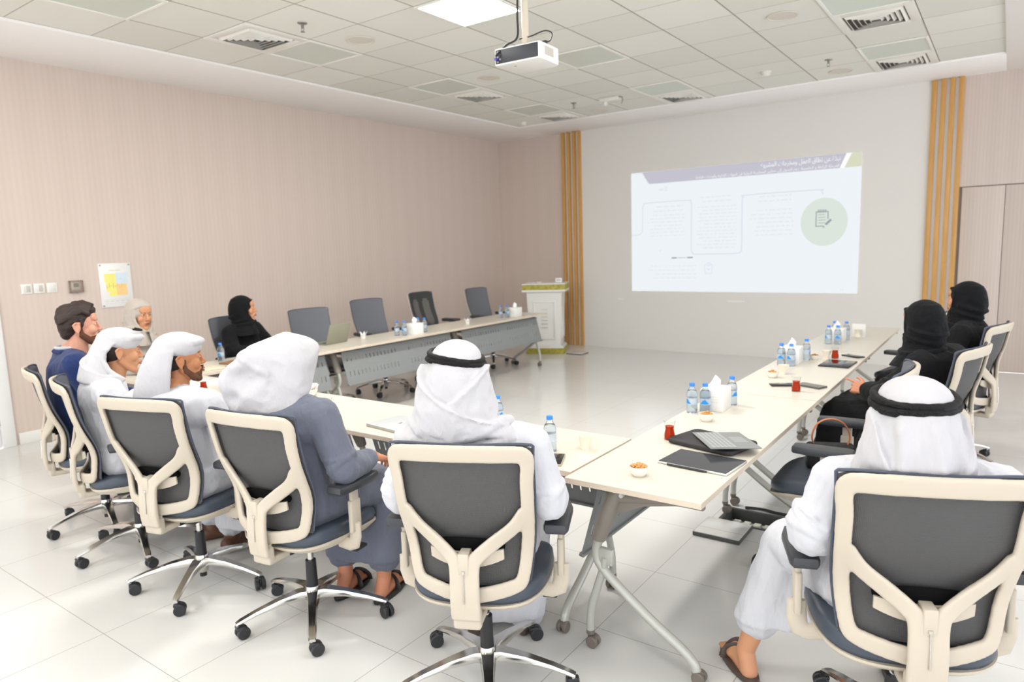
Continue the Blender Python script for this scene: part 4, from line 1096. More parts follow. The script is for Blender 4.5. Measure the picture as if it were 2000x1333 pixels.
def hull(bm, parts, M=None):
    """stretched cloth over a set of balls (centre, radii)"""
    b2 = bmesh.new()
    for c, r in parts:
        if isinstance(r, (int, float)): r = (r,)*3
        b3 = bmesh.new(); bmesh.ops.create_icosphere(b3, subdivisions=3, radius=1)
        for v in b3.verts: b2.verts.new(V3((v.co.x*r[0], v.co.y*r[1], v.co.z*r[2]))+V3(c))
        b3.free()
    q = bmesh.ops.convex_hull(b2, input=b2.verts[:], use_existing_faces=False)
    bmesh.ops.delete(b2, geom=list({g for g in q['geom_interior']+q['geom_unused'] if isinstance(g, bmesh.types.BMVert)}), context='VERTS')
    if M is not None: bmesh.ops.transform(b2, matrix=M, verts=b2.verts[:])
    merge(bm, b2)
def wrinkle(me, amp, f=(9, 9, 4), seed=0, keep=None):
    """cloth folds: ridged noise pushed along the normals"""
    me.update(); off = V3((seed*7.3, seed*3.1, seed*1.7)); co = []
    NN = [v.normal.copy() for v in me.vertices]
    for v in me.vertices:
        p = V3((v.co.x*f[0], v.co.y*f[1], v.co.z*f[2]))+off
        a = noise.noise(p); c = noise.noise(p*2.3+V3((5, 1, 2)))
        h = (1-2*abs(a))*.65+(1-2*abs(c))*.35-.35
        k = 1 if keep is None else keep(v.co)
        co.append(v.co+NN[v.index]*(amp*h*k))
    for v, c in zip(me.vertices, co): v.co = c
    me.update()
def shell(bm, rows, th=.012, n=40, fold=None, M=None):
    """open fronted drape. rows: z, cx, cy, rx, ry, half angle from the back (deg)"""
    rings = []
    for z, cx, cy, rx, ry, ad in rows:
        out, inn = [], []
        for k in range(n+1):
            ph = R(ad)*(2*k/n-1); f = fold(ph, z) if fold else 0
            out.append(V3((cx+math.sin(ph)*(rx+f), cy-math.cos(ph)*(ry+f), z))); inn.append(V3((cx+math.sin(ph)*(rx+f-th), cy-math.cos(ph)*(ry+f-th), z)))
        rings.append(out+inn[::-1])
    b2 = bmesh.new(); loft(b2, rings)
    if M is not None: bmesh.ops.transform(b2, matrix=M, verts=b2.verts[:])
    merge(bm, b2)
def surf(rows, z, ph, off=0):
    rs = sorted(rows, key=lambda r: r[0]); zz = [r[0] for r in rs]
    g = [float(np.interp(z, zz, [r[k] for r in rs])) for k in (1, 2, 3, 4)]
    return V3((g[0]+math.sin(R(ph))*(g[2]+off), g[1]-math.cos(R(ph))*(g[3]+off), z))
def panel(bm, rows, edge, low, th=.010, off=.007, n=22, M=None, roll=.006):
    """folded cloth panel laid on the drape between an upper edge and a lower edge, both [(phi, z)...]"""
    E_ = spline([(a, 0, z) for a, z in edge], 6); L_ = spline([(a, 0, z) for a, z in low], 6); rings = []
    for p, q in zip(E_, L_):
        o_, i_ = [], []
        for k in range(n+1):
            t = k/n; ph = p.x+(q.x-p.x)*t; z = p.z+(q.z-p.z)*t
            o_.append(surf(rows, z, ph, off+th+roll*math.exp(-(t/.08)**2))); i_.append(surf(rows, z, ph, off-.012))
        rings.append(o_+i_[::-1])
    b2 = bmesh.new(); loft(b2, rings)
    if M is not None: bmesh.ops.transform(b2, matrix=M, verts=b2.verts[:])
    merge(bm, b2)
def headM(c, yaw=0, pitch=0, roll=0):
    return Matrix.Translation(c) @ Matrix.Rotation(yaw, 4, 'Z') @ Matrix.Rotation(pitch, 4, 'X') @ Matrix.Rotation(roll, 4, 'Y')
def head(bm, M, fem=False):
    w_ = .94 if fem else 1
    ell(bm, (0, -.012, .03), (.075*w_, .094, .09), M)
    ell(bm, (0, .022, -.03), (.058*w_, .062, .078), M)
    chain(bm, [(-.056*w_, -.005, -.045), (-.036*w_, .045, -.09), (0, .068, -.1), (.036*w_, .045, -.09), (.056*w_, -.005, -.045)], [.017, .017, .02, .017, .017], M)
    ell(bm, (0, .04, -.06), (.046, .045, .045), M)
    cap(bm, (-.03, .0745, .033), (.03, .0745, .033), .0125, .0125, M); ell(bm, (0, .064, .05), (.055, .022, .035), M)
    cap(bm, (0, .084, .014), (0, .1005, -.022), .0075, .0105, M); ell(bm, (0, .092, -.026), (.0165, .012, .0085), M)
    for s in (-1, 1):
        ell(bm, (s*.036*w_, .056, -.022), (.026, .024, .03), M)
        ell(bm, (s*.03, .070, .014), (.018, .0115, .013), M)
        ell(bm, (s*.078*w_, -.012, -.004), (.007, .018, .03), M, 2)
        chain(bm, [(s*.08*w_, -.002, .02), (s*.087*w_, -.018, .026), (s*.09*w_, -.032, .012), (s*.086*w_, -.026, -.012), (s*.08*w_, -.012, -.034)], [.0045, .005, .0055, .005, .007], M)
    cap(bm, (-.018, .085, -.052), (.018, .085, -.052), .007, .007, M); ell(bm, (0, .091, -.052), (.016, .008, .006), M)
    cap(bm, (-.014, .084, -.063), (.014, .084, -.063), .0075, .0075, M)
    # neck
    cap(bm, (0, -.018, -.045), (0, -.03, -.15), .053*w_, .056*w_, M)
def face_parts(body, M, brow=(60, 42, 34), fem=False, lips=(176, 104, 92)):
    m_w = mat('eye_white', (214, 208, 202), .2); m_i = mat('eye_dark', (44, 28, 20), .15)
    for s in (-1, 1):
        bm = B(); ell(bm, (s*.030, .0722, .0095), (.0118, .0110, .0066), M, 3); e = obj('eye', bm, m_w, body, 180)
        bm = B(); ell(bm, (s*.030, .0803, .0095), (.0050, .0034, .0048), M, 2); obj('iris', bm, m_i, e, 180)
        bm = B(); chain(bm, [(s*.015, .0855, .030), (s*.03, .0840, .035), (s*.046, .0735, .031)], [.0022, .0028, .0016], M); obj('eyebrow', bm, mat('brow_%d' % brow[0], brow, .8), body)
        bm = B(); chain(bm, [(s*.0195, .0795, .013), (s*.03, .0832, .0148), (s*.0405, .0765, .0122)], [.0012, .0015, .0012], M); obj('eyelash', bm, mat('lash', (24, 18, 16), .7), body)
    bm = B(); chain(bm, [(-.02, .089, -.056), (-.007, .0975, -.0525), (.007, .0975, -.0525), (.02, .089, -.056)], [.003, .0045, .0045, .003], M)
    chain(bm, [(-.017, .089, -.060), (0, .0955, -.0645), (.017, .089, -.060)], [.003, .0055, .003], M); obj('lips', bm, mat('lips_%d' % lips[0], lips, .45), body)
def hand(bm, wrist, d, up, side, curl=(.5, .55, .6, .65), thumb=.5, sc=1.0, pose=None):
    """five fingered hand; d = along the hand, up = back of the hand, side = +1 thumb towards d x up"""
    d = V3(d).normalized(); up = V3(up); up = (up-d*up.dot(d)).normalized(); r = d.cross(up)*side
    W_ = V3(wrist)
    def P(x, y, z): return W_+(r*x+d*y+up*z)*sc
    cap(bm, P(0, -.03, 0), P(0, .02, 0), .026*sc, .027*sc)
    for x in (-.028, -.010, .010, .028): cap(bm, P(x*.6, .015, 0), P(x, .078, 0), .0155*sc, .0125*sc)
    cap(bm, P(.02, .02, -.008), P(.034, .045, -.008), .017*sc, .014*sc)
    for i, (x, L) in enumerate(((.031, .072), (.0105, .08), (-.0105, .074), (-.031, .058))):
        c = curl[i]; p = P(x, .08, 0); a = 0; rr = (.0092, .0086, .0078, .0068)
        for k, (fr, kk) in enumerate(((.45, .8), (.3, 1.1), (.25, .8))):
            a += c*kk; q = p+(d*math.cos(a)-up*math.sin(a)+r*(x*2.2))*(L*fr*sc); cap(bm, p, q, rr[k]*sc, rr[k+1]*sc); p = q
    p = P(.036, .035, -.008); a = .75
    for k, fr in enumerate((.4, .34, .26)):
        a -= thumb*.5*k; q = p+(r*math.sin(a)+d*math.cos(a)-up*(.3+.3*thumb))*(.062*fr*sc*1.15); cap(bm, p, q, (.0125, .011, .0095)[k]*sc, (.011, .0095, .008)[k]*sc); p = q
def pose(**k):
    P = dict(pelvis=(0, -.05, .585), belly=(0, -.068, .70), chest=(0, -.105, .87), neck=(0, -.12, 1.04), head=(0, -.11, 1.185), yaw=0, pitch=0, roll=0,
             shl=(-.185, -.12, .975), shr=(.185, -.12, .975), ell=(-.25, -.08, .765), elr=(.25, -.08, .765), wrl=(-.23, .14, .75), wrr=(.23, .14, .75),
             hdl=(.1, 1, -.1), hdr=(-.1, 1, -.1), hul=(0, 0, 1), hur=(0, 0, 1), hipl=(-.09, -.07, .565), hipr=(.09, -.07, .565), knl=(-.13, .37, .545), knr=(.13, .37, .545),
             anl=(-.13, .36, .10), anr=(.13, .36, .10), tol=(-.14, .56, .03), tor=(.14, .56, .03), curl=(.35, .4, .45, .5))
    P.update(k); return {a: (V3(b_) if isinstance(b_, tuple) and len(b_) == 3 else b_) for a, b_ in P.items()}
def make_body(t_, P, skin, vox=.005, fem=False, sc=1.0):
    bm = B(); M = headM(P['head'], P['yaw'], P['pitch'], P['roll']) @ Matrix.Scale(sc, 4); head(bm, M, fem)
    nb = M @ V3((0, -.03, -.14)); k = .9 if fem else 1
    chain(bm, [nb, P['neck']], [.054*k, .06*k])
    ell(bm, P['chest']+V3((0, 0, .03)), (.13*k, .085, .13)); ell(bm, P['belly'], (.12, .085, .12)); ell(bm, P['pelvis'], (.14, .1, .085))
    for s, a, e, w_, hd, hu in ((-1, 'shl', 'ell', 'wrl', 'hdl', 'hul'), (1, 'shr', 'elr', 'wrr', 'hdr', 'hur')):
        chain(bm, [P['neck']-V3((0, 0, .02)), P[a], P[e], P[w_]], [.05, .047*k, .036*k, .026])
        hand(bm, P[w_], P[hd], P[hu], -s, P['curl'], sc=.93 if fem else 1)
    for a, kn, an, to in (('hipl', 'knl', 'anl', 'tol'), ('hipr', 'knr', 'anr', 'tor')):
        chain(bm, [P[a], P[kn]], [.08, .055]); kk, aa = P[kn], P[an]; c = kk.lerp(aa, .3)-V3((0, .012, 0)); chain(bm, [kk, c, aa], [.05, .05, .034])
        f = P[to]-aa; f.z = 0; f.normalize(); heel = aa-f*.035; heel.z = .035
        cap(bm, aa, heel, .034, .032); cap(bm, heel, V3((aa.x, aa.y, .045))+f*.09, .03, .034); q = V3((aa.x, aa.y, .032))+f*.12; sd = V3((-f.y, f.x, 0))
        for j, x in enumerate((-.026, -.013, 0, .013, .028) if True else ()): cap(bm, V3((aa.x, aa.y, .045))+f*.07+sd*x*.8, q+sd*x+f*.035, .018, .0105)
    me = remesh(bm, vox, 6, [skin], .5); b = meshobj('body', me, t_); return b, M
def robe(t_, P, m_, name='robe', vox=.008, amp=.006, seed=1, skirt=True, k=1.0, sleeve=.056, hem=.16, f=(11, 11, 5), seat_wrap=True, chest=1.0):
    """long garment: shoulders, sleeves, lap and skirt as one draped skin"""
    bm = B()
    hull(bm, [(P['shl'], .066*k), (P['shr'], .066*k), (P['chest']+V3((0, 0, .07)), (.15*k, .115*chest, .08)), (P['chest'], (.165*k, .122*chest, .1)), (P['neck']-V3((0, 0, .015)), (.07, .066, .045))])
    hull(bm, [(P['chest'], (.165*k, .122*chest, .1)), (P['belly'], (.16*k, .125*chest, .1)), (P['pelvis'], (.18*k, .13, .075))])
    for a, e, w_ in (('shl', 'ell', 'wrl'), ('shr', 'elr', 'wrr')):
        A, E_, W_ = P[a], P[e], P[w_]; mid = A.lerp(E_, .5)
        chain(bm, [A, mid+V3((0, 0, -.008)), E_, E_.lerp(W_, .5)+V3((0, 0, -.006)), W_-(W_-E_)*.1], [.070*k, .068, sleeve+.008, sleeve, sleeve*.8])
        # sleeve creases at the elbow
        for j in range(4):
            t = j/3; c = E_+(A-E_)*(.10+.16*t); d = (A-E_).normalized(); x, y = frame_at(d)
            tube(bm, [c+(x*math.cos(q)+y*math.sin(q))*(sleeve+.010)+d*.018*math.sin(q*1+j) for q in np.linspace(0, 2*PI, 18)[:-1]], .006, 6, closed=True)
    for a, kn, an in (('hipl', 'knl', 'anl'), ('hipr', 'knr', 'anr')):
        chain(bm, [P[a]+V3((0, 0, .01)), P[kn]+V3((0, 0, .0))], [.112, .082])
        kk, aa = P[kn], P[an]; h = kk.lerp(aa, (kk.z-hem)/(kk.z-aa.z)); chain(bm, [kk, kk.lerp(h, .5)-V3((0, .01, 0)), h], [.082, .078, .08])
    if skirt:
        kl, kr = P['knl'], P['knr']; hl = kl.lerp(P['anl'], (kl.z-hem)/(kl.z-P['anl'].z)); hr = kr.lerp(P['anr'], (kr.z-hem)/(kr.z-P['anr'].z))
        hull(bm, [(P['hipl'], .105), (P['hipr'], .105), (kl, .08), (kr, .08)]); hull(bm, [(kl, .078), (kr, .078), (hl, (.085, .085, .02)), (hr, (.085, .085, .02))])
    me = remesh(bm, vox, 4, [m_]); wrinkle(me, amp, f, seed); return meshobj(name, me, t_)
def cloth_mat(name, rgb, rough=.85, weave=900, sheen=.15, bumpk=.12):
    if name in MATS: return MATS[name]
    M = mat(name, rgb, rough, 0, .2); t, b = nt(M); b.inputs['Sheen Weight'].default_value = sheen
    g, s = pos(t, True)
    mp = N(t, 'ShaderNodeMapping'); mp.inputs['Scale'].default_value = (1, 1, .45); mp.inputs['Rotation'].default_value = (.3, .4, .2); t.links.new(g, mp.inputs[0])
    big = noise_tex(t, 22, 3, mp.outputs[0]); rid = mth(t, 'ABSOLUTE', mth(t, 'SUBTRACT', big, .5))
    h = mth(t, 'ADD', mth(t, 'MULTIPLY', noise_tex(t, weave, 2, g), .05), mth(t, 'MULTIPLY', rid, -1.2))
    bump(M, h, .38, .02); return M
M_thobe = cloth_mat('white_cotton', (202, 202, 207)); M_ghut = cloth_mat('white_voile', (193, 191, 194)); M_grey = cloth_mat('grey_cotton', (106, 110, 124)); M_navy = cloth_mat('navy_wool', (30, 46, 92)); M_abaya = cloth_mat('black_crepe', (17, 17, 19), sheen=.05)
M_hijab = cloth_mat('black_scarf', (13, 14, 17), sheen=.05); M_pale = cloth_mat('pale_beige_scarf', (184, 174, 164)); M_creamc = cloth_mat('cream_blouse', (186, 180, 172)); M_shirt = cloth_mat('white_shirt', (186, 188, 194))
def skinm(name, rgb):
    if name in MATS: return MATS[name]
    M = mat(name, rgb, .5, 0, .4); _, b = nt(M); b.inputs['Subsurface Weight'].default_value = .12; b.inputs['Subsurface Radius'].default_value = (.02, .008, .005); b.inputs['Subsurface Scale'].default_value = .5
    return M
SK_a = skinm('skin_fair', (206, 150, 126)); SK_b = skinm('skin_olive', (186, 126, 88)); SK_c = skinm('skin_tan', (200, 144, 108)); SK_d = skinm('skin_warm', (200, 134, 102))
M_agal = mat('black_cord', (9, 9, 10), .6, 0, .3)
t, b = nt(M_agal); g, s = pos(t, True); bump(M_agal, mth(t, 'SINE', mth(t, 'MULTIPLY', mth(t, 'ADD', s[0], s[1]), 1500)), .5, .002)
def agal(t_, M, rx, ry, z, tilt=0, r=.0092, roll=0, name='agal'):
    bm = B()
    for k, (dz, dr, tl) in enumerate(((0, .0, 0), (r*1.75, -.004, .05))):
        Mx = M @ Matrix.Translation((0, -.008, z+dz)) @ Matrix.Rotation(tilt+tl, 4, 'X') @ Matrix.Rotation(roll+tl*.6*(1 if k else 0), 4, 'Y')
        b2 = bmesh.new(); tube(b2, [V3(((rx+dr)*math.cos(q), (ry+dr)*math.sin(q), .0015*math.sin(3*q))) for q in np.linspace(0, 2*PI, 49)[:-1]], [r*(1+.12*(abs(math.sin(q*24.0)) > .6)) for q in range(48)], 12, closed=True)
        bmesh.ops.transform(b2, matrix=Mx, verts=b2.verts[:]); merge(bm, b2)
        b2 = bmesh.new(); q0 = -PI/2+(.5 if k else -.9); tube(b2, [V3(((rx+dr+.004)*math.cos(q), (ry+dr+.004)*math.sin(q), -.004)) for q in np.linspace(q0-.28, q0+.28, 8)], [r*.7]+[r*1.15]*6+[r*.6], 10)
        bmesh.ops.transform(b2, matrix=Mx, verts=b2.verts[:]); merge(bm, b2)
    return obj(name, bm, M_agal, t_, 60)
def sandals(t_, P, m_, open_back=True):
    for an, to in (('anl', 'tol'), ('anr', 'tor')):
        aa = P[an]; f = P[to]-aa; f.z = 0; f.normalize(); sd = V3((-f.y, f.x, 0)); c = V3((aa.x, aa.y, 0))+f*.045
        rings = []
        for z, sc in ((.002, .93), (.006, 1), (.02, 1.02), (.026, .97)):
            rg = []
            for q in np.linspace(0, 2*PI, 33)[:-1]:
                x = .047*math.cos(q)*(1+.12*math.sin(q)); y = .135*math.sin(q); rg.append(c+sd*(x*sc)+f*(y*sc)+V3((0, 0, z)))
            rings.append(rg)
        bm = B(); loft(bm, rings); o = obj('sandal', bm, m_, t_, 50)
        bm = B()
        for y0, dy in ((.05, .05), (.085, -.045)):
            tube(bm, [c+sd*(.045*math.cos(q))+f*(y0-.045+dy*math.cos(q)*.5+.02)+V3((0, 0, .022+.048*math.sin(q))) for q in np.linspace(0, PI, 14)], .018, 8, sx=1, sy=.3, up=tuple(f))
        obj('strap', bm, m_, o, 60)
def shoes(t_, P, m_):
    for an, to in (('anl', 'tol'), ('anr', 'tor')):
        aa = P[an]; f = P[to]-aa; f.z = 0; f.normalize(); bm = B(); b0 = V3((aa.x, aa.y, 0))
        chain(bm, [b0-f*.04+V3((0, 0, .045)), b0+f*.06+V3((0, 0, .045)), b0+f*.17+V3((0, 0, .032))], [.043, .047, .034]); cap(bm, aa-V3((0, 0, .03)), aa+V3((0, 0, .0)), .045, .042)
        me = remesh(bm, .006, 2, [m_]); meshobj('shoe', me, t_)
def person(key, lab, rz=None, dx=0, dy=0, loc=None):
    c = CO[key]; x, y = loc if loc else (c.location.x+dx, c.location.y+dy)
    return thing('person', lab, 'person', (x, y, 0), c.rotation_euler.z if rz is None else rz)
def dirs(o, wx, wy):   # world heading -> local yaw
    return math.atan2(wy, wx)-PI/2-o.rotation_euler.z

# --- man in the middle foreground, white robe, crossed headcloth, black head cord
p = person('mid', 'person in a white robe and crossed white headcloth with black cord, seated centre foreground')
P = pose(head=(-.035, -.125, 1.205), yaw=dirs(p, .0, 1)*.0, shl=(-.20, -.12, .965), shr=(.20, -.12, .965), ell=(-.262, -.11, .77), elr=(.262, -.11, .77), anr=(.08, .40, .09), tor=(.08, .60, .03))
b, M = make_body(p, P, SK_b, .005, sc=.93)
robe(p, P, M_thobe, seed=2, amp=.008, vox=.007, k=1.05, sleeve=.062, hem=.07)
rows = [(.085, 0, -.012, .088, .106, 70), (.05, 0, -.015, .098, .118, 92), (0, 0, -.02, .106, .126, 98), (-.05, 0, -.02, .116, .130, 104), (-.10, 0, -.02, .128, .135, 112), (-.15, 0, -.01, .148, .136, 118), (-.19, 0, .0, .185, .138, 124), (-.225, 0, .01, .225, .138, 126), (-.27, 0, .02, .25, .135, 126)]
face_parts(b, M, (34, 24, 20))
bm = B(); ell(bm, (0, -.012, .062), (.0915, .110, .070))
shell(bm, rows, .012, 48, lambda ph, z: .004*math.sin(ph*7+z*30)*(z < .03))
panel(bm, rows, [(92, .045), (60, .02), (25, -.035), (-5, -.085), (-35, -.13), (-75, -.18)], [(98, -.10), (70, -.14), (45, -.18), (10, -.215), (-30, -.235), (-85, -.25)], off=.008, roll=.010)
panel(bm, rows, [(-92, .045), (-60, .015), (-25, -.035), (5, -.082), (38, -.135), (75, -.17)], [(-100, -.11), (-75, -.14), (-48, -.165), (-10, -.19), (30, -.195), (80, -.215)], off=.018, roll=.010)
for pts, rr in (([(-105, -.20), (-60, -.225), (-15, -.215), (30, -.185), (70, -.165), (105, -.175)], .024), ([(-100, -.17), (-60, -.165), (-30, -.19), (5, -.225), (40, -.25), (90, -.235)], .020), ([(-95, -.26), (-40, -.262), (10, -.245), (50, -.222), (100, -.225)], .018)):
    q = spline([(a, 0, z) for a, z in pts], 5); tube(bm, [surf(rows, v.z, v.x, .008) for v in q], rr, 12)
me = remesh(bm, .0052, 4, [M_ghut]); wrinkle(me, .008, (11, 11, 9), 3, lambda c: 1 if c.z < .03 else .1); me.transform(M); meshobj('headcloth', me, p)
agal(p, M, .099, .118, .056, -.07, .0092, .15)
sandals(p, P, mat('brown_leather_sandal', (78, 62, 54), .5))

# --- man at bottom right, white robe, black head cord
p = person('right', 'person in a white robe with black head cord and brown sandals, seated at bottom right')
P = pose(head=(-.03, -.165, 1.12), neck=(-.03, -.125, .99), pitch=-.04, shl=(-.20, -.11, .925), shr=(.20, -.11, .925), chest=(0, -.11, .84), ell=(-.265, -.12, .77), elr=(.265, -.12, .77), wrl=(-.22, .09, .76), wrr=(.2, .10, .76),
         knl=(-.27, .35, .53), anl=(-.41, .33, .10), tol=(-.48, .52, .03), knr=(.14, .36, .53))
b, M = make_body(p, P, SK_c, .0045, sc=.98)
robe(p, P, M_thobe, seed=5, amp=.010, vox=.007, k=1.05, sleeve=.066, hem=.235)
rows = [(.085, 0, -.012, .088, .106, 70), (.05, 0, -.015, .100, .120, 90), (0, 0, -.02, .108, .130, 95), (-.05, 0, -.022, .118, .134, 100), (-.10, 0, -.022, .128, .132, 104), (-.15, 0, .015, .142, .122, 110), (-.19, 0, .055, .168, .115, 118), (-.23, 0, .085, .205, .115, 120)]
face_parts(b, M, (34, 24, 20))
bm = B(); ell(bm, (0, -.012, .062), (.0925, .112, .070))
shell(bm, rows, .012, 60, lambda ph, z: (.0065*math.sin(ph*8+math.sin(z*25)*1.2)+.003*math.sin(ph*17+z*20))*min(1, max(0, (.045-z)/.05)))
panel(bm, rows, [(-88, .045), (-66, .0), (-50, -.06), (-34, -.115), (-14, -.165), (6, -.205)], [(-94, .035), (-98, -.04), (-102, -.10), (-100, -.16), (-96, -.20), (-60, -.225)], off=.006, roll=.004)
panel(bm, rows, [(90, .03), (72, -.03), (52, -.085), (28, -.14), (5, -.185), (-20, -.21)], [(95, .02), (98, -.05), (102, -.11), (100, -.17), (96, -.21), (50, -.228)], off=.008, roll=.004)
me = remesh(bm, .0052, 4, [M_ghut]); wrinkle(me, .005, (14, 14, 6), 6, lambda c: 1 if c.z < .03 else .15); me.transform(M); meshobj('headcloth', me, p)
agal(p, M, .103, .122, .055, .05, .0105, -.05)
sandals(p, P, mat('brown_leather_sandal', (78, 62, 54), .5))

# --- man in grey, big white headcloth
p = person('grey', 'person in a grey robe with a large loose white headcloth, hand resting past the armrest')
P = pose(head=(.015, -.035, 1.165), neck=(.01, -.07, 1.03), yaw=.35, shl=(-.18, -.10, .965), shr=(.19, -.07, .965), elr=(.28, -.05, .74), wrr=(.245, .165, .725), hdr=(-.15, 1, -.25), hur=(.25, .2, 1), wrl=(-.15, .2, .73), hdl=(.6, 1, -.1), curl=(.3, .4, .45, .5),
         knl=(-.10, .33, .545), knr=(.17, .33, .545), anl=(.0, .22, .10), anr=(.19, .27, .10), tol=(-.02, .42, .03), tor=(.16, .47, .03))
b, M = make_body(p, P, SK_d, .0036)
robe(p, P, M_grey, seed=8, amp=.008, vox=.006, k=1.04, sleeve=.055, hem=.20, f=(10, 10, 7))
bm = B()
hull(bm, [((-.005, -.008, .040), (.100, .112, .096)), ((.03, .06, .06), (.06, .05, .05)), ((-.09, -.10, .04), (.06, .06, .055)), ((-.215, -.15, -.055), (.045, .045, .05)), ((-.245, -.125, -.115), (.035, .03, .03)), ((-.16, -.15, -.175), (.05, .04, .025)), ((-.04, -.13, -.175), (.07, .05, .03)), ((.06, -.075, -.17), (.04, .05, .05)), ((.075, -.03, .0), (.03, .05, .05)), ((.03, -.06, -.215), (.035, .03, .03))], Matrix.Rotation(-.35, 4, 'Z'))
me = remesh(bm, .0055, 10, [M_ghut])
me.update(); NN = [v.normal.copy() for v in me.vertices]
for v in me.vertices:      # soft hollows between the folds
    c = Matrix.Rotation(.35, 4, 'Z') @ v.co
    d1 = math.exp(-(((c.x+.11)/.075)**2+((c.z+.035)/.045)**2))*(c.y < -.05); d2 = math.exp(-(((c.x+.165)/.045)**2+((c.z+.125)/.03)**2)); d3 = math.exp(-(((c.x-.01)/.03)**2+((c.z+.06)/.09)**2))*(c.y < -.05)
    d4 = math.exp(-(((c.z-.02+.55*(c.x+.08))/.014)**2))*(c.y < -.04)*(c.x < 0)
    v.co -= NN[v.index]*(.034*d1+.022*d2+.016*d3-.007*d4)
wrinkle(me, .010, (7, 7, 8), 11); me.transform(M); meshobj('headcloth', me, p)
agal(p, M @ Matrix.Translation((-.02, .035, 0)), .094, .100, .045, .1, .0088)
sandals(p, P, mat('black_leather_sandal', (38, 34, 34), .5))

# --- two men in white with smooth headcloths
def crown(bm, flat=True):
    ell(bm, (0, -.013, .064), (.0925, .111, .069))
    hull(bm, [((-.070, .05, .082), (.016, .016, .018)), ((.070, .05, .082), (.016, .016, .018)), ((-.04, .088, .084), (.016, .016, .018)), ((.04, .088, .084), (.016, .016, .018)), ((0, .02, .10), (.06, .05, .02)), ((0, .098, .082), (.03, .014, .012))])
p = person('w3', 'bearded person in white robe and smooth white headcloth, seen from behind in profile')
P = pose(head=(.01, -.02, 1.145), neck=(0, -.075, 1.01), yaw=dirs(p, .36, .93), shl=(-.19, -.10, .945), shr=(.195, -.07, .945), elr=(.30, .02, .75), wrr=(.22, .25, .76), hdr=(-.4, 1, 0))
b, M = make_body(p, P, SK_b, .0036)
face_parts(b, M, (34, 24, 20), lips=(150, 90, 76))
robe(p, P, M_thobe, seed=12, amp=.008, vox=.007, sleeve=.06)
rows = [(.09, 0, -.012, .082, .10, 60), (.05, 0, -.018, .099, .122, 80), (0, 0, -.028, .102, .138, 80), (-.05, 0, -.036, .104, .150, 80), (-.10, -.003, -.04, .108, .162, 80), (-.16, -.006, -.045, .116, .17, 80), (-.21, -.01, -.045, .128, .172, 84), (-.27, -.01, -.045, .142, .168, 86)]
bm = B(); crown(bm); shell(bm, rows, .012, 40, lambda ph, z: .004*math.sin(ph*5+2)*(z < .0))
me = remesh(bm, .0052, 5, [M_ghut]); wrinkle(me, .003, (8, 8, 3), 14); me.transform(M); meshobj('headcloth', me, p)
bm = B(); ell(bm, (0, -.038, .022), (.0785, .084, .088), M); me = remesh(bm, .006, 2, [mat('black_hair', (34, 26, 24), .7)]); meshobj('hair', me, b)
def beard(body, M, rgb, full=1.0):
    bm = B(); g_ = .0035*full
    chain(bm, [(-.066, .006, .0), (-.064, .003, -.02), (-.060, .004, -.048), (-.040, .045, -.088), (0, .070, -.100), (.040, .045, -.088), (.060, .004, -.048), (.064, .003, -.02), (.066, .006, .0)], [.007, .009, .014+g_, .0165+g_, .0185+g_, .0165+g_, .014+g_, .009, .007], M)
    ell(bm, (0, .043, -.072), (.0445+g_, .045+g_, .034), M); chain(bm, [(-.024, .083, -.062), (-.018, .0895, -.0435), (0, .0935, -.0405), (.018, .0895, -.0435), (.024, .083, -.062)], [.004, .0045, .004, .0045, .004], M)
    me = remesh(bm, .0035, 2, [mat('beard_%d' % rgb[0], rgb, .85, 0, .1)]); wrinkle(me, .0015, (120, 120, 120), 3); return meshobj('beard', me, body)
beard(b, M, (100, 70, 54), .1)
shoes(p, P, mat('brown_shoe', (96, 60, 40), .45))

p = person('w2', 'person in a white robe and creased headcloth, beside the one in the navy suit')
P = pose(head=(.0, -.0, 1.13), neck=(0, -.07, 1.0), yaw=dirs(p, .36, .93), pitch=-.12, shl=(-.19, -.10, .94), shr=(.19, -.09, .94), elr=(.28, .03, .74), wrr=(.18, .25, .76), hdr=(-.5, 1, 0))
b, M = make_body(p, P, SK_c, .0045)
face_parts(b, M, (34, 24, 20))
robe(p, P, M_thobe, seed=15, amp=.010, vox=.007, sleeve=.06)
rows = [(.09, 0, -.012, .082, .10, 60), (.05, 0, -.014, .098, .116, 78), (0, 0, -.025, .104, .126, 66), (-.05, 0, -.035, .110, .136, 72), (-.10, 0, -.04, .122, .14, 88), (-.15, 0, -.045, .14, .14, 104), (-.20, 0, -.045, .17, .14, 112), (-.25, 0, -.05, .195, .14, 112)]
bm = B(); crown(bm); shell(bm, rows, .012, 44, lambda ph, z: .005*math.sin(ph*6+z*25)*(z < .0))
panel(bm, rows, [(-80, .03), (-40, -.02), (0, -.06), (40, -.09), (80, -.115), (100, -.12)], [(-90, -.10), (-45, -.13), (0, -.16), (40, -.165), (80, -.16), (110, -.16)], off=.006)
tube(bm, [surf(rows, z, a, .006) for a, z in ((60, .02), (66, -.04), (80, -.09), (100, -.125), (112, -.14))], .012, 10)
me = remesh(bm, .0052, 5, [M_ghut]); wrinkle(me, .006, (9, 9, 7), 17, lambda c: 1 if c.z < .04 else .3); me.transform(M); meshobj('headcloth', me, p)
bm = B(); tube(bm, [M @ V3((.062*math.cos(q), .035+.06*math.sin(q), .129-.008*math.sin(q))) for q in np.linspace(.2, 2.6, 16)], .0055, 10); obj('agal', bm, M_agal, p, 60)
bm = B(); ell(bm, (0, -.038, .020), (.0785, .084, .088), M); me = remesh(bm, .006, 2, [mat('black_hair', (34, 26, 24), .7)]); meshobj('hair', me, b)
shoes(p, P, mat('brown_shoe', (96, 60, 40), .45))

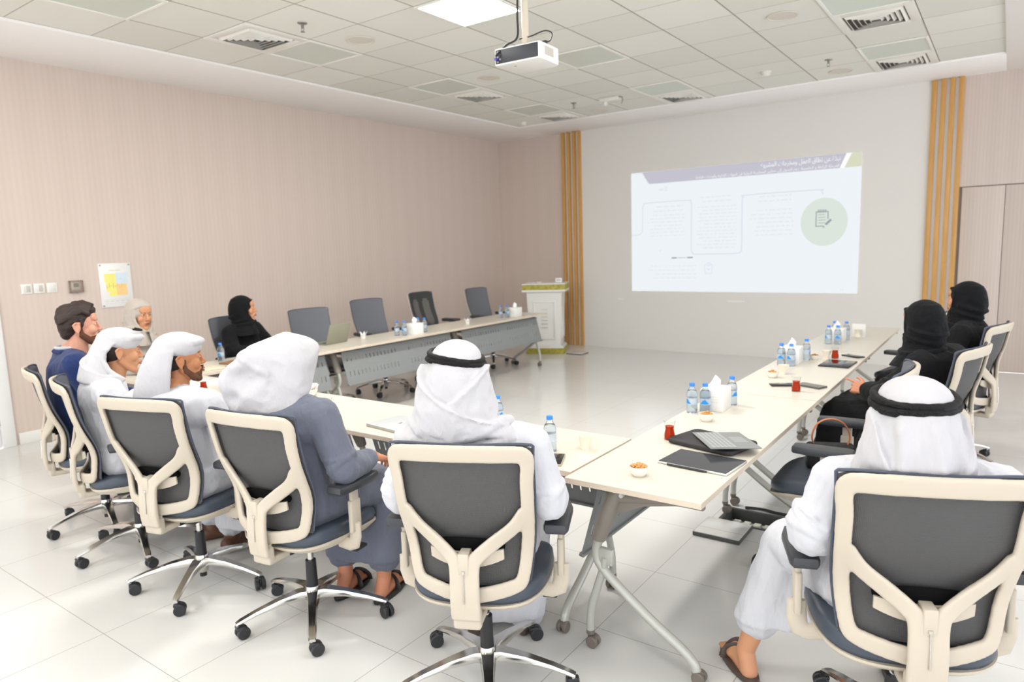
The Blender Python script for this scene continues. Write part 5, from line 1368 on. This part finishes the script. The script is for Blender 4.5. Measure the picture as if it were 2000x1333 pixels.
# --- man in the navy suit
p = person('navy', 'bearded person with brown hair in a navy suit, profile to the right')
P = pose(head=(.045, -.03, 1.243), neck=(0, -.085, 1.10), chest=(0, -.11, .92), belly=(0, -.10, .73), yaw=dirs(p, .42, .90), shl=(-.195, -.11, 1.03), shr=(.195, -.09, 1.03), ell=(-.28, .0, .77), elr=(.28, .02, .77), wrl=(-.15, .25, .76), wrr=(.15, .27, .76), hdl=(.5, 1, 0), hdr=(-.5, 1, 0))
b, M = make_body(p, P, SK_a, .0036, sc=1.02)
face_parts(b, M, (70, 48, 38)); beard(b, M, (92, 62, 48), 1.0)
robe(p, P, M_navy, 'suit', seed=20, amp=.005, vox=.007, skirt=False, k=1.08, sleeve=.052, hem=.12, f=(7, 7, 4))
bm = B(); c = P['neck']; chain(bm, [c+V3((-.06, .07, -.055)), c+V3((-.085, .01, -.01)), c+V3((-.07, -.055, .0)), c+V3((0, -.088, .002)), c+V3((.07, -.055, .0)), c+V3((.085, .01, -.01)), c+V3((.06, .07, -.055))], [.015]*7); me = remesh(bm, .006, 2, [M_navy]); meshobj('jacket_collar', me, p)
bm = B(); c = P['neck']
chain(bm, [c+V3((.075*math.sin(q), -.008+.072*math.cos(q), .022-.035*max(0, math.cos(q)))) for q in np.linspace(.25, 2*PI-.25, 14)], [.011]*14)
for s in (-1, 1): hull(bm, [(c+V3((s*.03, .075, .0)), .009), (c+V3((s*.055, .05, .015)), .009), (c+V3((s*.045, .085, -.05)), .007)])
hull(bm, [(c+V3((0, .07, -.02)), (.05, .02, .03)), (P['chest']+V3((0, .11, .04)), (.03, .014, .03))])
me = remesh(bm, .005, 3, [M_shirt]); meshobj('shirt', me, p)
bm = B()
hull(bm, [((0, -.03, .05), (.082, .093, .082)), ((0, .05, .088), (.05, .035, .030)), ((-.01, -.035, .09), (.070, .080, .045))], M)
hull(bm, [((0, -.055, .01), (.077, .060, .075)), ((0, -.070, -.045), (.058, .033, .03))], M)
for s in (-1, 1): chain(bm, [(s*.070, .025, .05), (s*.0725, .014, .02), (s*.069, .010, .0)], [.011, .009, .006], M)
rnd = random.Random(5)
for k in range(60):
    a = rnd.uniform(-1.3, 1.3); x = math.sin(a)*.075; z0 = .05+.075*math.cos(a); chain(bm, [(x*.9, .072-abs(x)*.35, z0-.004), (x, .0+rnd.uniform(-.02, .02), z0+.012+rnd.uniform(0, .006)), (x*1.02, -.10, z0-.045)], [.008, .010, .008], M)
me = remesh(bm, .0042, 2, [mat('brown_hair', (44, 30, 24), .55, 0, .4)]); wrinkle(me, .004, (40, 12, 40), 7); meshobj('hair', me, b)
shoes(p, P, mat('black_shoe', (28, 26, 26), .35))

# --- women with headscarves
def hijab(t_, M, m_, seed, shoulder=None, open_=True, amp=.003, full=1.0):
    rows = [(.10, 0, -.03, .070, .085, 120), (.06, 0, -.028, .090, .108, 128), (.01, 0, -.03, .096, .116, 130), (-.04, 0, -.03, .097, .118, 132), (-.085, 0, -.022, .098, .116, 146), (-.115, 0, -.01, .096, .108, 168), (-.15, 0, -.01, .110, .108, 172), (-.19, 0, -.01, .15*full, .122, 172), (-.235, 0, -.01, .19*full, .13, 170)]
    bm = B(); ell(bm, (0, -.028, .038), (.091, .108, .095)); shell(bm, rows, .014, 56, lambda ph, z: .004*math.sin(ph*6+z*40)*(z < -.02))
    cap(bm, (-.045, .062, .082), (.045, .062, .082), .010, .010); cap(bm, (-.078, .022, .06), (-.045, .062, .082), .010, .010); cap(bm, (.078, .022, .06), (.045, .062, .082), .010, .010)
    for s in (-1, 1): chain(bm, [(s*.079, .02, .06), (s*.083, .025, .0), (s*.074, .032, -.055), (s*.045, .055, -.105), (0, .074, -.125)], [.009, .009, .009, .012, .012])
    for pts in ([(-120, -.06), (-60, -.10), (0, -.12), (60, -.11), (120, -.09)], [(-150, -.15), (-80, -.17), (0, -.16), (80, -.14), (150, -.125)], [(-100, -.03), (-50, -.06), (0, -.075), (60, -.06)]):
        q = spline([(a, 0, z) for a, z in pts], 6); tube(bm, [surf(rows, v.z, v.x, .0) for v in q], .013, 10)
    hull(bm, [((0, .045, -.165), (.05, .03, .02)), ((-.07, .02, -.215), (.04, .05, .02)), ((.07, .02, -.215), (.04, .05, .02)), ((0, .075, -.23), (.05, .02, .02)), ((0, -.01, -.12), (.06, .06, .01))])
    me = remesh(bm, .005, 5, [m_]); wrinkle(me, amp, (13, 13, 16), seed, lambda c: 1 if c.z < .05 else .35); me.transform(M); return meshobj('headscarf', me, t_)
p = person('w1', 'person in a pale beige headscarf and cream top, behind the left corner table')
P = pose(head=(.0, .0, 1.175), neck=(0, -.07, 1.03), yaw=dirs(p, .90, .16), pitch=-.12, shl=(-.165, -.09, .95), shr=(.165, -.08, .95), ell=(-.24, .05, .76), elr=(.24, .07, .77), wrl=(-.12, .25, .77), wrr=(.19, .30, .80), hdl=(.5, 1, 0), hdr=(.1, 1, .35), hur=(.9, 0, .4), curl=(.5, .6, .7, .8))
b, M = make_body(p, P, SK_c, .0038, True)
face_parts(b, M, (62, 42, 34), True, (150, 70, 66)); hijab(p, M, M_pale, 31); robe(p, P, M_creamc, 'blouse', seed=32, amp=.006, k=.92, sleeve=.048); shoes(p, P, mat('beige_shoe', (170, 150, 130), .5))
o = thing('mobile_phone', 'black phone held up by the woman in the pale headscarf', 'phone', (0, 0, 0)); hd = p.matrix_basis @ (P['wrr']+V3((-.02, .10, .045)))
o.location = hd; o.rotation_euler = (R(60), 0, p.rotation_euler.z-.4); bm = B(); bx(bm, -.036, .036, -.074, .074, -.004, .004, .002); obj('body', bm, M_black, o); bm = B(); bx(bm, -.033, .033, -.071, .071, .004, .0046); obj('screen', bm, M_scr, o)
p = person('l1', 'person in a black headscarf and robe, profile to the right, behind the left row')
P = pose(head=(.0, -.05, 1.13), neck=(0, -.09, 1.0), yaw=dirs(p, .66, .75), shl=(-.165, -.10, .93), shr=(.165, -.10, .93), ell=(-.23, .0, .76), elr=(.23, .0, .76), wrl=(-.10, .2, .76), wrr=(.10, .2, .76), hdl=(.5, 1, 0), hdr=(-.5, 1, 0))
b, M = make_body(p, P, SK_c, .0038, True)
face_parts(b, M, (44, 30, 26), True, (170, 84, 70)); hijab(p, M, M_hijab, 33); robe(p, P, M_abaya, seed=34, amp=.007, k=.95, sleeve=.055); shoes(p, P, mat('black_shoe', (28, 26, 26), .35))
p = person('c7', 'nearer person in a black headscarf and robe on the right, pointing with one hand', dx=.035, dy=.035)
P = pose(head=(-.035, .02, 1.125), neck=(-.01, -.045, .985), chest=(0, -.08, .84), yaw=dirs(p, -.75, .66), pitch=-.1, shl=(-.175, -.03, .91), shr=(.165, -.09, .92), ell=(-.27, .09, .74), elr=(.24, .05, .74), wrl=(-.20, .235, .725), hdl=(-.05, 1, .20), hul=(-.9, .1, .45), wrr=(.12, .22, .66), hdr=(-.5, 1, -.2), curl=(.10, 1.15, 1.25, 1.3),
         knl=(-.19, .42, .56), knr=(.13, .40, .60), anl=(-.22, .50, .10), anr=(.02, .52, .14), tol=(-.23, .70, .03), tor=(.0, .70, .05))
b, M = make_body(p, P, SK_d, .0034, True)
hijab(p, M, M_hijab, 35, full=1.06, amp=.004); robe(p, P, M_abaya, seed=36, amp=.010, k=1.04, sleeve=.066, hem=.12); shoes(p, P, mat('black_shoe', (28, 26, 26), .35))
bm = B(); c = P['wrl']; tube(bm, [V3((.0098*math.cos(q), 0, .0098*math.sin(q))) for q in np.linspace(0, 2*PI, 21)[:-1]], .0012, 6, closed=True)
p = person('c8', 'farther person in a black headscarf on the right, a sliver of face showing')
P = pose(head=(.0, -.06, 1.165), neck=(0, -.09, 1.03), yaw=dirs(p, -.93, .36), shl=(-.17, -.11, .95), shr=(.17, -.10, .95), wrl=(-.12, .2, .66), wrr=(.12, .2, .66), hdl=(.5, 1, -.1), hdr=(-.5, 1, -.1), ell=(-.24, .0, .73), elr=(.24, .0, .73))
b, M = make_body(p, P, SK_c, .0045, True)
face_parts(b, M, (44, 30, 26), True); hijab(p, M, M_hijab, 37, full=1.05, amp=.004); robe(p, P, M_abaya, seed=38, amp=.008, sleeve=.06); shoes(p, P, mat('black_shoe', (28, 26, 26), .35))
# brown bag strap on the empty chair
ch = CO['c9']
o = thing('handbag', 'handbag with a tan strap standing on the empty chair seat', 'handbag', (5.43, 1.37, .495), R(20))
bm = B(); q = spline([(-.07, 0, .10), (-.085, 0, .16), (-.06, 0, .225), (0, 0, .25), (.06, 0, .225), (.085, 0, .16), (.07, 0, .10)], 6)
tube(bm, q, .008, 10, sx=1.3, sy=.5); obj('strap', bm, mat('tan_strap', (178, 104, 58), .45), o)
bm = B(); bx(bm, -.11, .11, -.045, .045, 0, .125, .02, 3); obj('bag_body', bm, mat('black_bag', (24, 24, 26), .5), o)
